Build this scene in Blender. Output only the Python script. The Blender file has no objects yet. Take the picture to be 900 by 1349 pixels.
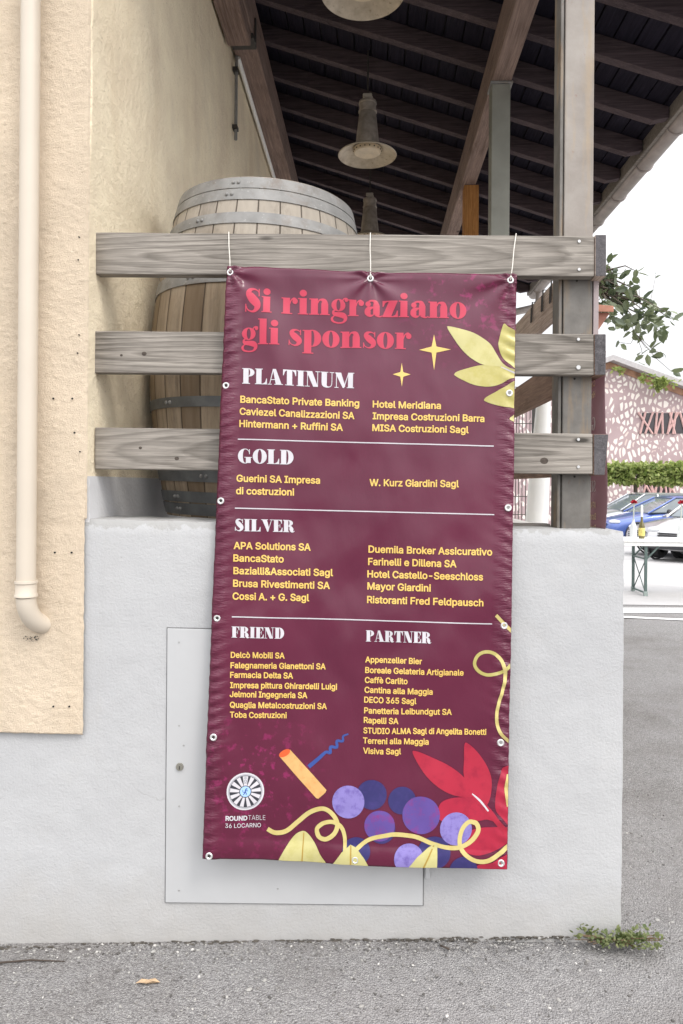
import bpy, bmesh, math, random
from mathutils import Vector, Matrix, noise as mnoise
from mathutils.geometry import tessellate_polygon, delaunay_2d_cdt
rnd = random.Random(7)
PI = math.pi
R = math.radians
sc = bpy.context.scene
COL = sc.collection

# ------------------------------------------------------------------ camera
F = 950.0; PU, PV = 450.0, 639.7; YAW = math.atan(40 / 950.0); ROLL = 0.008; CH = 1.543
fw = Vector((-math.sin(YAW), math.cos(YAW), 0)); rt = Vector((math.cos(YAW), math.sin(YAW), 0)); up = Vector((0, 0, 1))
cam = bpy.data.objects.new('camera', bpy.data.cameras.new('camera'))
COL.objects.link(cam); sc.camera = cam
cr = rt * math.cos(ROLL) + up * math.sin(ROLL); cu = -rt * math.sin(ROLL) + up * math.cos(ROLL)
cam.matrix_world = Matrix(((cr.x, cu.x, -fw.x, 0), (cr.y, cu.y, -fw.y, 0), (cr.z, cu.z, -fw.z, CH), (0, 0, 0, 1)))
cam.data.sensor_fit = 'VERTICAL'; cam.data.sensor_height = 36; cam.data.sensor_width = 24
cam.data.lens = F / 1349 * 36; cam.data.shift_y = -(674.5 - PV) / 1349
cam.data.clip_start = 0.05; cam.data.clip_end = 2000
sc.render.resolution_x = 683; sc.render.resolution_y = 1024

# ------------------------------------------------------------------ world, sun, exposure
SUN_EL, SUN_AZ = 50, 140            # azimuth clockwise from +Y: sun behind the camera, to the right
w = bpy.data.worlds.new('World'); sc.world = w; w.use_nodes = True
nt = w.node_tree; bg = nt.nodes['Background']
sky = nt.nodes.new('ShaderNodeTexSky'); sky.sky_type = 'NISHITA'; sky.sun_disc = False
sky.sun_elevation = R(SUN_EL); sky.sun_rotation = R(SUN_AZ)
sky.air_density = 1.0; sky.dust_density = 6.0; sky.ozone_density = 1.0
tc = nt.nodes.new('ShaderNodeTexCoord'); cn_ = nt.nodes.new('ShaderNodeTexNoise'); cn_.inputs['Scale'].default_value = 2.2; cn_.inputs['Detail'].default_value = 5
nt.links.new(tc.outputs['Generated'], cn_.inputs['Vector'])
cr_ = nt.nodes.new('ShaderNodeValToRGB'); cr_.color_ramp.elements[0].position = .25; cr_.color_ramp.elements[1].position = .75
cr_.color_ramp.elements[0].color = (.80, .80, .80, 1); cr_.color_ramp.elements[1].color = (.97, .97, .97, 1)
nt.links.new(cn_.outputs['Fac'], cr_.inputs[0])
mx_ = nt.nodes.new('ShaderNodeMix'); mx_.data_type = 'RGBA'      # bright cloud deck over most of the sky
nt.links.new(cr_.outputs[0], mx_.inputs[0]); nt.links.new(sky.outputs[0], mx_.inputs[6]); sep_ = nt.nodes.new('ShaderNodeSeparateXYZ'); nt.links.new(tc.outputs['Generated'], sep_.inputs[0])
zr_ = nt.nodes.new('ShaderNodeMapRange'); zr_.inputs[1].default_value = .12; zr_.inputs[2].default_value = .9; nt.links.new(sep_.outputs[2], zr_.inputs[0])
cz_ = nt.nodes.new('ShaderNodeMix'); cz_.data_type = 'RGBA'; nt.links.new(zr_.outputs[0], cz_.inputs[0])
cz_.inputs[6].default_value = (5.6, 5.6, 5.65, 1); cz_.inputs[7].default_value = (10.5, 10.6, 10.9, 1)
sd_ = nt.nodes.new('ShaderNodeVectorMath'); sd_.operation = 'DOT_PRODUCT'; nt.links.new(tc.outputs['Generated'], sd_.inputs[0])
sd_.inputs[1].default_value = (math.sin(R(SUN_AZ)) * math.cos(R(SUN_EL)), math.cos(R(SUN_AZ)) * math.cos(R(SUN_EL)), math.sin(R(SUN_EL)))
sg_ = nt.nodes.new('ShaderNodeMapRange'); sg_.inputs[1].default_value = .1; sg_.inputs[2].default_value = .95; sg_.inputs[3].default_value = .80; sg_.inputs[4].default_value = 1.55; nt.links.new(sd_.outputs['Value'], sg_.inputs[0])
gl_ = nt.nodes.new('ShaderNodeVectorMath'); gl_.operation = 'SCALE'; nt.links.new(cz_.outputs[2], gl_.inputs[0]); nt.links.new(sg_.outputs[0], gl_.inputs['Scale'])
nt.links.new(gl_.outputs[0], mx_.inputs[7])
nt.links.new(mx_.outputs[2], bg.inputs[0]); bg.inputs[1].default_value = 0.15
sl = bpy.data.lights.new('sun', 'SUN'); sl.energy = 0.6; sl.angle = R(14); sl.color = (1, .95, .88)
so = bpy.data.objects.new('sun', sl); COL.objects.link(so)
d = Vector((math.sin(R(SUN_AZ)) * math.cos(R(SUN_EL)), math.cos(R(SUN_AZ)) * math.cos(R(SUN_EL)), math.sin(R(SUN_EL))))
so.rotation_euler = d.to_track_quat('Z', 'Y').to_euler(); so.location = d * 30
vs = sc.view_settings; vs.view_transform = 'Standard'; vs.look = 'None'; vs.exposure = 0.74; vs.gamma = 1
sc.cycles.max_bounces = 6; sc.cycles.use_denoising = True

# ------------------------------------------------------------------ helpers
def ray(u, v):
    du, dv = u - PU, v - PV
    x = du * math.cos(ROLL) + dv * math.sin(ROLL); y = -du * math.sin(ROLL) + dv * math.cos(ROLL)
    return fw + rt * (x / F) - up * (y / F)
def P(u, v, Y):
    r = ray(u, v); t = Y / r.y
    return Vector((0, 0, CH)) + r * t
GA, GB = 0.0, 0.0
pl, pr = P(0, 1247, 2.43), P(790, 1233, 2.445)
GB = (pr.z - pl.z) / (pr.x - pl.x); GA = pl.z - GB * pl.x
def gz(x, y=0):
    k = max(0, min(1, (y - 10.5) / 9.0)); return GA + GB * max(-3, min(1.2, x)) - .25 * k * k * (3 - 2 * k)
def PG(u, v):
    r = ray(u, v)
    x = 0
    for _ in range(12):
        t = (gz(x) - CH) / r.z; x = r.x * t
    return Vector((0, 0, CH)) + r * t

def bm_(): return bmesh.new()
def box(bm, x0, x1, y0, y1, z0, z1, M=None):
    vsx = [bm.verts.new((x, y, z)) for x in (x0, x1) for y in (y0, y1) for z in (z0, z1)]
    for f in ((0, 1, 3, 2), (4, 6, 7, 5), (0, 4, 5, 1), (2, 3, 7, 6), (0, 2, 6, 4), (1, 5, 7, 3)):
        bm.faces.new([vsx[i] for i in f])
    if M is not None: bmesh.ops.transform(bm, matrix=M, verts=vsx)
    return vsx
def hexa(bm, a, b):      # two quads of 4 points
    v = [bm.verts.new(p) for p in list(a) + list(b)]
    for f in ((0, 1, 2, 3), (7, 6, 5, 4), (0, 4, 5, 1), (1, 5, 6, 2), (2, 6, 7, 3), (3, 7, 4, 0)):
        bm.faces.new([v[i] for i in f])
    return v
def tube(bm, pts, rad, n=10, cap=True):
    pts = [Vector(p) for p in pts]; rings = []
    for i, p in enumerate(pts):
        t = (pts[min(i + 1, len(pts) - 1)] - pts[max(i - 1, 0)]).normalized()
        a = t.orthogonal().normalized() if i == 0 else (pa - t * pa.dot(t)).normalized()
        pa = a; b = t.cross(a); r = rad[i] if isinstance(rad, (list, tuple)) else rad
        rings.append([bm.verts.new(p + (a * math.cos(2 * PI * k / n) + b * math.sin(2 * PI * k / n)) * r) for k in range(n)])
    for q in range(len(rings) - 1):
        for k in range(n):
            bm.faces.new((rings[q][k], rings[q][(k + 1) % n], rings[q + 1][(k + 1) % n], rings[q + 1][k]))
    if cap:
        bm.faces.new(rings[0][::-1]); bm.faces.new(rings[-1])
def lathe(bm, prof, n=32, c=(0, 0, 0), M=None, close=False):
    rings = []; c = Vector(c); allv = []
    for (r, z) in prof:
        ring = [bm.verts.new(c + Vector((r * math.cos(2 * PI * k / n), r * math.sin(2 * PI * k / n), z))) for k in range(n)]
        rings.append(ring); allv += ring
    m = len(rings)
    for q in range(m if close else m - 1):
        A, B = rings[q], rings[(q + 1) % m]
        for k in range(n): bm.faces.new((A[k], A[(k + 1) % n], B[(k + 1) % n], B[k]))
    if not close:
        if prof[0][0] > 1e-5: bm.faces.new(rings[0][::-1])
        if prof[-1][0] > 1e-5: bm.faces.new(rings[-1])
    if M is not None: bmesh.ops.transform(bm, matrix=M, verts=allv)
    bmesh.ops.remove_doubles(bm, verts=allv, dist=1e-6)
def rotz(a): return Matrix.Rotation(a, 4, 'Z')
def wloc(o):
    l = Vector((0, 0, 0))
    while o is not None: l += o.location; o = o.parent
    return l
def obj(name, bm, mat, parent=None, loc=None, smooth=None, bevel=0, recalc=True):
    if recalc: bmesh.ops.recalc_face_normals(bm, faces=bm.faces)
    me = bpy.data.meshes.new(name)
    o = bpy.data.objects.new(name, me); COL.objects.link(o)
    if parent is not None:
        o.parent = parent; bmesh.ops.translate(bm, verts=bm.verts, vec=-wloc(parent))
    elif loc is not None:
        o.location = loc; bmesh.ops.translate(bm, verts=bm.verts, vec=-Vector(loc))
    bm.to_mesh(me); bm.free()
    for m in (mat if isinstance(mat, (list, tuple)) else [mat]): me.materials.append(m)
    if smooth:
        for p in me.polygons: p.use_smooth = True
        if smooth is not True: me.set_sharp_from_angle(angle=R(smooth))
    if bevel:
        b = o.modifiers.new('bevel', 'BEVEL'); b.width = bevel; b.segments = 2; b.limit_method = 'ANGLE'; b.angle_limit = R(40)
    return o
def tag(o, label, cat, group=None, kind=None):
    if label: o['label'] = label
    if cat: o['category'] = cat
    if group: o['group'] = group
    if kind: o['kind'] = kind
    return o
def thing(name, label, cat, loc, group=None):
    o = bpy.data.objects.new(name, None); COL.objects.link(o); o.location = loc; o.empty_display_size = .1
    return tag(o, label, cat, group)
def dup(o, parent=None):
    c = o.copy(); COL.objects.link(c)
    if parent is not None: c.parent = parent
    for ch in list(o.children): dup(ch, c)
    return c

# ------------------------------------------------------------------ materials
class N:
    def __init__(s, name):
        s.m = bpy.data.materials.new(name); s.m.use_nodes = True; s.t = s.m.node_tree
        s.b = s.t.nodes['Principled BSDF']; s.co = s.t.nodes.new('ShaderNodeTexCoord')
    def n(s, typ, **k):
        x = s.t.nodes.new(typ)
        for a, v in k.items(): setattr(x, a, v)
        return x
    def l(s, a, b): s.t.links.new(a, b)
    def inp(s, name, v): s.b.inputs[name].default_value = v
    def vec(s, scale=(1, 1, 1), rot=(0, 0, 0), loc=(0, 0, 0)):
        mp = s.n('ShaderNodeMapping'); mp.inputs['Scale'].default_value = scale; mp.inputs['Rotation'].default_value = rot; mp.inputs['Location'].default_value = loc
        s.l(s.co.outputs['Object'], mp.inputs[0]); return mp.outputs[0]
    def noise(s, scale, detail=4, rough=.55, vec=None, dist=0):
        x = s.n('ShaderNodeTexNoise'); x.inputs['Scale'].default_value = scale; x.inputs['Detail'].default_value = detail
        x.inputs['Roughness'].default_value = rough; x.inputs['Distortion'].default_value = dist
        s.l(vec if vec is not None else s.co.outputs['Object'], x.inputs['Vector']); return x.outputs['Fac']
    def voro(s, scale, feature='F1', vec=None, out='Distance', rnd_=1):
        x = s.n('ShaderNodeTexVoronoi', feature=feature); x.inputs['Scale'].default_value = scale; x.inputs['Randomness'].default_value = rnd_
        s.l(vec if vec is not None else s.co.outputs['Object'], x.inputs['Vector']); return x.outputs[out]
    def ramp(s, fac, stops):
        x = s.n('ShaderNodeValToRGB'); e = x.color_ramp.elements
        while len(e) < len(stops): e.new(.5)
        for i, (p, c) in enumerate(stops):
            e[i].position = p; e[i].color = (c, c, c, 1) if not isinstance(c, tuple) else (*c, 1)
        s.l(fac, x.inputs[0]); return x.outputs[0]
    def mix(s, fac, a, b, mode='MIX'):
        x = s.n('ShaderNodeMix', data_type='RGBA', blend_type=mode)
        for i, v in ((0, fac), (6, a), (7, b)):
            if hasattr(v, 'is_linked') or hasattr(v, 'links'): s.l(v, x.inputs[i])
            elif i == 0: x.inputs[0].default_value = v
            else: x.inputs[i].default_value = (*v, 1)
        return x.outputs[2]
    def math(s, op, a, b=0):
        x = s.n('ShaderNodeMath', operation=op)
        for i, v in ((0, a), (1, b)):
            if hasattr(v, 'links'): s.l(v, x.inputs[i])
            else: x.inputs[i].default_value = v
        return x.outputs[0]
    def bump(s, h, dist, strength=1.0, prev=None):
        x = s.n('ShaderNodeBump'); x.inputs['Distance'].default_value = dist; x.inputs['Strength'].default_value = strength
        s.l(h, x.inputs['Height'])
        if prev is not None: s.l(prev, x.inputs['Normal'])
        return x.outputs[0]
    def col(s, c): s.l(c, s.b.inputs['Base Color'])
    def nor(s, c): s.l(c, s.b.inputs['Normal'])

def plain(name, c, rough=.6, metal=0, var=.12, scale=8, bump=0, bscale=60, spec=.5, coat=0, alpha=None):
    m = N(name); m.inp('Roughness', rough); m.inp('Metallic', metal); m.inp('Specular IOR Level', spec); m.inp('Coat Weight', coat)
    a = tuple(x * (1 - var) for x in c); b = tuple(min(1, x * (1 + var)) for x in c)
    m.col(m.mix(m.ramp(m.noise(scale, 5), [(.3, 0.), (.7, 1.)]), a, b))
    if bump: m.nor(m.bump(m.noise(bscale, 4), bump))
    return m.m

def stucco_mat(name, base, fine=False):
    m = N(name); m.inp('Roughness', .92); m.inp('Specular IOR Level', .15)
    a = tuple(x * .86 for x in base); b = tuple(min(1, x * 1.07) for x in base)
    c = m.mix(m.ramp(m.noise(3.0, 6, .6), [(.3, 0.), (.7, 1.)]), a, b)
    # weather streaks running down
    c = m.mix(m.ramp(m.noise(1.0, 6, .65, m.vec((5, 3.2, .7))), [(.50, 0.), (.78, .26)]), c, (.50, .33, .16) if fine else (.55, .42, .27))
    if fine:
        # grey grime patches of its own shape, and pits
        c = m.mix(m.ramp(m.noise(1.6, 5, .6, m.vec((1, 1, .8), loc=(.4, .3, .1))), [(.52, 0.), (.75, .24)]), c, (.42, .38, .34))
        pit = m.ramp(m.noise(130, 3, .6, m.vec((1, 1, .55))), [(.27, 1.), (.36, 0.)])
        c = m.mix(m.math('MULTIPLY', pit, .55), c, (.26, .18, .10))
        m.nor(m.bump(m.noise(150, 5, .7), .007, .9, m.bump(m.noise(24, 5), .014, .8)))
    else:
        c = m.mix(m.ramp(m.noise(60, 5, .7), [(.25, .30), (.45, 0.)]), c, (.38, .27, .16))
        m.nor(m.bump(m.noise(190, 6, .75), .007, 1.0))
    m.col(c); return m.m

def grey_wall_mat():
    m = N('grey_wall_paint'); m.inp('Roughness', .85); m.inp('Specular IOR Level', .25)
    c = m.mix(m.ramp(m.noise(1.3, 5, .6), [(.3, 0.), (.72, 1.)]), (.415, .418, .425), (.47, .473, .476))
    c = m.mix(m.ramp(m.noise(5.5, 6, .7), [(.55, 0.), (.8, .22)]), c, (.44, .42, .39))
    c = m.mix(m.ramp(m.noise(1, 5, .7, m.vec((9, 9, .5))), [(.56, 0.), (.8, .2)]), c, (.40, .39, .37))
    sx = m.n('ShaderNodeSeparateXYZ'); m.l(m.co.outputs['Object'], sx.inputs[0])
    h = m.math('ADD', sx.outputs[2], m.math('MULTIPLY', m.noise(7, 5, .7), .30))
    c = m.mix(m.ramp(h, [(.12, .50), (.38, 0.)]), c, (.36, .335, .30))      # splash dirt above the ground
    cw = m.n('ShaderNodeVectorMath', operation='ADD'); cn1 = m.n('ShaderNodeTexNoise'); cn1.inputs['Scale'].default_value = 5; cn1.inputs['Detail'].default_value = 6
    m.l(m.co.outputs['Object'], cn1.inputs['Vector']); cs = m.n('ShaderNodeVectorMath', operation='SCALE'); cs.inputs['Scale'].default_value = .35; m.l(cn1.outputs['Color'], cs.inputs[0])
    m.l(m.co.outputs['Object'], cw.inputs[0]); m.l(cs.outputs[0], cw.inputs[1])
    ck = m.ramp(m.voro(1.15, 'DISTANCE_TO_EDGE', cw.outputs[0]), [(.0015, .5), (.0045, 0.)])
    c = m.mix(m.math('MULTIPLY', ck, m.ramp(m.noise(1.7, 3, .5, m.vec(loc=(5, 1, 2))), [(.48, 0.), (.60, 1.)])), c, (.22, .21, .20))
    tp2 = m.math('MULTIPLY', m.math('SUBTRACT', sx.outputs[2], 1.34), 10.0)
    c = m.mix(m.math('MULTIPLY', m.ramp(m.math('ADD', tp2, m.math('MULTIPLY', m.noise(24, 5, .7), .9)), [(.95, 0.), (1.35, .5)]), .8), c, (.27, .26, .235))
    sp = m.ramp(m.noise(170, 2, .5), [(.24, .6), (.30, 0.)])
    c = m.mix(sp, c, (.30, .29, .28))
    m.col(c); m.nor(m.bump(m.noise(110, 5, .65), .0035, .55, m.bump(m.noise(16, 4), .006, .45, m.bump(m.noise(1, 4, .6, m.vec((30, 30, 4))), .003, .4))))
    return m.m

def asphalt_mat():
    m = N('asphalt'); m.inp('Roughness', .9); m.inp('Specular IOR Level', .2)
    x = m.n('ShaderNodeTexVoronoi'); x.inputs['Scale'].default_value = 155; m.l(m.vec((1, 1, 1)), x.inputs['Vector'])
    hsv = m.n('ShaderNodeSeparateColor'); m.l(x.outputs['Color'], hsv.inputs[0])
    c = m.ramp(hsv.outputs[0], [(0., (.10, .095, .092)), (.3, (.235, .226, .22)), (.72, (.325, .315, .305)), (.94, (.38, .37, .355)), (1., (.50, .49, .465))])
    gap = m.ramp(x.outputs['Distance'], [(.30, 0.), (.62, 1.)])
    c = m.mix(m.math('MULTIPLY', gap, .55), c, (.11, .105, .107))
    fine = m.voro(330, out='Color'); c = m.mix(.28, c, m.mix(fine, (.16, .155, .156), (.50, .49, .48)))
    c = m.mix(m.ramp(m.noise(1.5, 6, .7), [(.46, 0.), (.74, .6)]), c, (.13, .115, .105))
    c = m.mix(m.ramp(m.noise(.8, 5, .6, m.vec(loc=(3, 7, 0))), [(.45, 0.), (.7, .38)]), c, (.34, .33, .33))
    m.col(c)
    hgt = m.math('SUBTRACT', 1.0, x.outputs['Distance'])
    m.nor(m.bump(hgt, .007, .9, m.bump(m.noise(38, 5), .006, .6)))
    return m.m

def wood_mat(name, dark, light, axis=0, rough=.85, streak=1.0, knots=True, seed=0., rings=None):
    """weathered sawn wood, grain along the given axis"""
    m = N(name); m.inp('Roughness', rough); m.inp('Specular IOR Level', .2)
    s1 = [60, 60, 60]; s1[axis] = 2.2; s2 = [16, 16, 16]; s2[axis] = .55; s3 = [260, 260, 260]; s3[axis] = 6
    v2 = m.vec(tuple(s2), loc=(seed, seed * 1.7, seed * .6))
    g = m.noise(1, 4, .6, v2, dist=1.2)
    wv = m.math('FRACT', m.math('MULTIPLY', g, 14))
    ring = m.ramp(wv, [(0., .15), (.65, .75), (.95, 1.), (1., .15)])
    if rings:       # long cathedral arcs of a flat-sawn board
        wt = m.n('ShaderNodeTexWave', wave_type='RINGS', rings_direction='Y', wave_profile='SAW'); wt.inputs['Scale'].default_value = 1.9
        wt.inputs['Distortion'].default_value = 5.5; wt.inputs['Detail'].default_value = 4; wt.inputs['Detail Scale'].default_value = .9; wt.inputs['Detail Roughness'].default_value = .6
        m.l(m.vec((.75, 0, 10), loc=(-rings[0] * .75, 0, -rings[1] * 10)), wt.inputs['Vector'])
        ring = m.mix(.75, ring, m.ramp(wt.outputs['Fac'], [(0., 1.), (.5, .72), (.84, .0), (1., .8)]))
    c = m.mix(ring, dark, light)
    c = m.mix(m.ramp(m.noise(1, 5, .7, m.vec(tuple(s1))), [(.35, .75 * streak), (.62, 0.)]), c, tuple(x * .55 for x in dark))
    c = m.mix(m.ramp(m.noise(1, 3, .6, m.vec(tuple(s3))), [(.3, .55), (.55, 0.)]), c, tuple(x * .5 for x in dark))
    c = m.mix(m.ramp(m.noise(2.3, 4), [(.35, 0.), (.75, .4)]), c, tuple(min(1, x * 1.25) for x in light))
    if knots:
        ks = [5.5, 5.5, 9]; ks[axis] = 2.6
        k = m.voro(1, vec=m.vec(tuple(ks), loc=(seed * 3.1, .3, seed)))
        c = m.mix(m.ramp(k, [(.045, .9), (.10, 0.)]), c, tuple(x * .3 for x in dark))
    m.col(c)
    m.nor(m.bump(m.noise(1, 5, .7, m.vec(tuple(s1))), .003, .8, m.bump(ring, .0015, .5)))
    return m.m

M = {}
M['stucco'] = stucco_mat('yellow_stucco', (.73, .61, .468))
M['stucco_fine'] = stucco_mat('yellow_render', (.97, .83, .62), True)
M['grey_wall'] = grey_wall_mat()
M['asphalt'] = asphalt_mat()
M['concrete_far'] = plain('pale_concrete', (.40, .39, .385), .9, var=.12, scale=1.2, bump=.004, bscale=30)
M['road_paint'] = plain('road_paint', (.80, .80, .78), .7, var=.08, scale=4)
M['rail'] = [wood_mat('weathered_plank_%s' % 'abcd'[i], (.125, .110, .094), (.39, .356, .315), 0, seed=1.3 + 2.1 * i, rings=((-.38, .93), (-.62, .588), (.42, .25))[i]) for i in range(3)]
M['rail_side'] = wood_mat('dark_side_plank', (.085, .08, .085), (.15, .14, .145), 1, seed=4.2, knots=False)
M['beam'] = wood_mat('brown_beam', (.18, .122, .10), (.34, .25, .215), 1, seed=.4)
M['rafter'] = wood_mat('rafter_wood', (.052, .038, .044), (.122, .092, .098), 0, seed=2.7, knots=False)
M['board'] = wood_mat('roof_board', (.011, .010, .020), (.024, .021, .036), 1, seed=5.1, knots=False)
M['orange_wood'] = wood_mat('fresh_orange_timber', (.33, .14, .045), (.55, .27, .09), 2, seed=3.3)
M['old_timber'] = wood_mat('old_brown_timber', (.40, .29, .23), (.66, .55, .47), 1, seed=6.1)
M['brown_timber'] = wood_mat('dark_brown_timber', (.20, .125, .09), (.38, .26, .20), 1, seed=8.3)
M['sill'] = wood_mat('grey_sill_wood', (.16, .14, .125), (.34, .31, .28), 0, seed=7.7)
M['pipe'] = plain('cream_pvc', (.56, .495, .41), .42, var=.04, scale=3)
M['panel'] = plain('panel_paint', (.455, .46, .465), .5, var=.035, scale=5, bump=.0006, bscale=14)
def hoop_mat():
    m = N('galvanised_steel'); m.inp('Roughness', .62); m.inp('Metallic', .2)
    c = m.mix(m.ramp(m.noise(14, 5), [(.3, 0.), (.7, 1.)]), (.20, .197, .19), (.30, .295, .285))
    c = m.mix(m.ramp(m.noise(9, 6, .75), [(.52, 0.), (.72, .65)]), c, (.17, .12, .085))
    c = m.mix(m.ramp(m.noise(60, 4, .7), [(.60, 0.), (.70, .6)]), c, (.45, .45, .43))
    m.col(c); m.nor(m.bump(m.noise(40, 4), .0010)); return m.m
M['galv'] = hoop_mat()
M['dark_iron'] = plain('dark_iron', (.06, .055, .05), .6, .4, var=.3, scale=20)
M['nail'] = plain('nail_head', (.55, .55, .55), .45, .6)
M['hole'] = plain('dark_hole', (.03, .027, .024), .95)
M['cord'] = plain('white_cord', (.72, .69, .63), .85, var=.1, scale=200)
M['eyelet'] = plain('eyelet_metal', (.72, .72, .71), .32, .7, var=.06)
M['white_paint'] = plain('white_paint', (.78, .78, .76), .6, var=.05, scale=3)
M['terracotta'] = plain('terracotta', (.50, .24, .17), .85, var=.15, scale=12)
M['moss'] = plain('dry_dirt', (.075, .066, .055), .95, var=.4, scale=30)
M['stone'] = plain('pebble_stone', (.33, .32, .31), .85, var=.45, scale=18)
M['dry_leaf'] = plain('dry_leaf', (.44, .31, .19), .7, var=.2, scale=60)
M['twig'] = plain('twig_bark', (.06, .045, .035), .9)

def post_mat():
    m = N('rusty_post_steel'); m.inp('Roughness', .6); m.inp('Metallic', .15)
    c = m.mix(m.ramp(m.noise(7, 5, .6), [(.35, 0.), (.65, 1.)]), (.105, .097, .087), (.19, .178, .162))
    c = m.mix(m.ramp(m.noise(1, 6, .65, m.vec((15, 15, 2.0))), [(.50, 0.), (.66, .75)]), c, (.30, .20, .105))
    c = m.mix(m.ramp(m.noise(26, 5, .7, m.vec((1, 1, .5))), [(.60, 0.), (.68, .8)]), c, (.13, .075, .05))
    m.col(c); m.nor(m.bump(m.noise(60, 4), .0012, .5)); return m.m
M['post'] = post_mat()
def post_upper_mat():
    m = N('pale_upper_post'); m.inp('Roughness', .5)
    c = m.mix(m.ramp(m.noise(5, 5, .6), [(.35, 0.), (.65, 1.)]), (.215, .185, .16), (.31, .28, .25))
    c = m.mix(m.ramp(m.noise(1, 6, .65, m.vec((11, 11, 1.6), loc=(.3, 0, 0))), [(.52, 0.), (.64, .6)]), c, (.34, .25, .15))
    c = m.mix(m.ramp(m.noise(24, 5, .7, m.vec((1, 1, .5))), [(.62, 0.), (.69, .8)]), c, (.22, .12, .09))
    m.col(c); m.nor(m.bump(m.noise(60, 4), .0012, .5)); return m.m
M['post_upper'] = post_upper_mat()  # paler tone for the shaft above the top plank
def stave_mat():
    m = N('oak_staves'); m.inp('Roughness', .8); m.inp('Specular IOR Level', .2)
    sx = m.n('ShaderNodeSeparateXYZ'); m.l(m.co.outputs['Object'], sx.inputs[0])
    ang = m.math('ARCTAN2', sx.outputs[1], sx.outputs[0])
    k = m.math('MULTIPLY', m.math('ADD', ang, PI), 30 / (2 * PI))
    wn = m.n('ShaderNodeTexWhiteNoise', noise_dimensions='1D'); m.l(m.math('FLOOR', k), wn.inputs['W'])
    fr = m.math('FRACT', k)
    edge = m.ramp(m.math('ABSOLUTE', m.math('SUBTRACT', fr, .5)), [(.455, 0.), (.49, 1.)])
    c = m.ramp(wn.outputs[0], [(0., (.20, .148, .10)), (.15, (.26, .20, .135)), (.5, (.32, .25, .175)), (1., (.39, .32, .24))])
    g = m.noise(1, 5, .65, m.vec((38, 38, 1.8)))
    c = m.mix(m.ramp(g, [(.32, .6), (.6, 0.)]), c, (.13, .09, .055))
    # paler towards the chime: weathering plus sky light put into the colour; brown below
    zz = m.math('ADD', sx.outputs[2], m.math('MULTIPLY', m.math('SUBTRACT', m.noise(4, 4), .5), .35))
    c = m.mix(m.ramp(m.math('MULTIPLY', m.math('ADD', zz, .0), .75), [(.68, 0.), (.84, .6)]), c, (.40, .375, .335))
    c = m.mix(m.ramp(m.noise(7, 6, .75, m.vec((1, 1, .35))), [(.50, 0.), (.70, .75)]), c, (.13, .11, .09))
    c = m.mix(m.math('MULTIPLY', edge, .85), c, (.04, .028, .02))
    m.col(c); m.nor(m.bump(edge, -.004, .8, m.bump(g, .002, .6))); return m.m
M['stave'] = stave_mat()
def lamp_mat():
    m = N('aged_lamp_metal'); m.inp('Roughness', .55); m.inp('Metallic', .35)
    c = m.mix(m.ramp(m.noise(14, 5, .65), [(.35, 0.), (.65, 1.)]), (.42, .36, .28), (.58, .51, .41))
    c = m.mix(m.ramp(m.noise(45, 4, .7), [(.58, 0.), (.7, .6)]), c, (.16, .10, .06))
    m.col(c); return m.m
M['lamp'] = lamp_mat()
M['lamp_neck'] = plain('dark_lamp_neck', (.33, .29, .25), .6, .35, var=.3, scale=20)
M['lamp_inner'] = plain('cream_lamp_lining', (.62, .52, .38), .5, var=.12, scale=20)

# ---- printed banner inks
def vinyl(name, c, mott=None, var=.06, scale=12, rough=.28, mot_amt=.6):
    m = N(name); m.inp('Roughness', rough); m.inp('Specular IOR Level', .40); m.inp('Coat Weight', .0); m.inp('Coat Roughness', .25)
    cc = m.mix(m.ramp(m.noise(scale, 5), [(.3, 0.), (.7, 1.)]), tuple(x * (1 - var) for x in c), tuple(min(1, x * (1 + var)) for x in c))
    if mott: cc = m.mix(m.ramp(m.noise(scale * 2.2, 6, .7), [(.48, 0.), (.68, mot_amt)]), cc, mott)
    m.col(cc); m.nor(m.bump(m.noise(900, 2), .0001, .25)); return m.m
def banner_mat():
    m = N('burgundy_vinyl'); m.inp('Roughness', .20); m.inp('Specular IOR Level', .46); m.inp('Coat Weight', .0); m.inp('Coat Roughness', .22)
    c = m.mix(m.ramp(m.noise(2.2, 5), [(.3, 0.), (.7, 1.)]), (.088, .009, .030), (.112, .014, .039))
    uv = m.n('ShaderNodeUVMap'); sx = m.n('ShaderNodeSeparateXYZ'); m.l(uv.outputs[0], sx.inputs[0])
    # magenta ink spatter in the lower left and upper right of the print
    d1 = m.math('ADD', m.math('POWER', m.math('SUBTRACT', sx.outputs[0], .17), 2.0), m.math('POWER', m.math('MULTIPLY', m.math('SUBTRACT', sx.outputs[1], .87), 1.6), 2.0))
    d2 = m.math('ADD', m.math('POWER', m.math('SUBTRACT', sx.outputs[0], .82), 2.0), m.math('POWER', m.math('MULTIPLY', m.math('SUBTRACT', sx.outputs[1], .05), 2.), 2.0))
    dd = m.math('MINIMUM', m.math('SQRT', m.math('ABSOLUTE', d1)), m.math('SQRT', m.math('ABSOLUTE', d2)))
    mask = m.ramp(dd, [(.05, 1.), (.26, 0.)])
    sp = m.ramp(m.noise(34, 4, .6), [(.55, 0.), (.66, .75)])
    c = m.mix(m.math('MULTIPLY', mask, sp), c, (.26, .018, .10))
    m.col(c)
    # crinkles where the welded hems pull at the sheet
    hem = m.ramp(m.math('ABSOLUTE', m.math('SUBTRACT', sx.outputs[0], .5)), [(.435, 0.), (.475, 1.)])
    crk = m.math('MULTIPLY', m.noise(1, 4, .65, m.vec((14, 14, 62), (0, R(16), 0))), hem)
    m.nor(m.bump(crk, .012, .6, m.bump(m.noise(7, 4, .5, m.vec((1.5, 1, .6))), .006, .5, m.bump(m.noise(900, 2), .0001, .25))))
    return m.m
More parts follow.
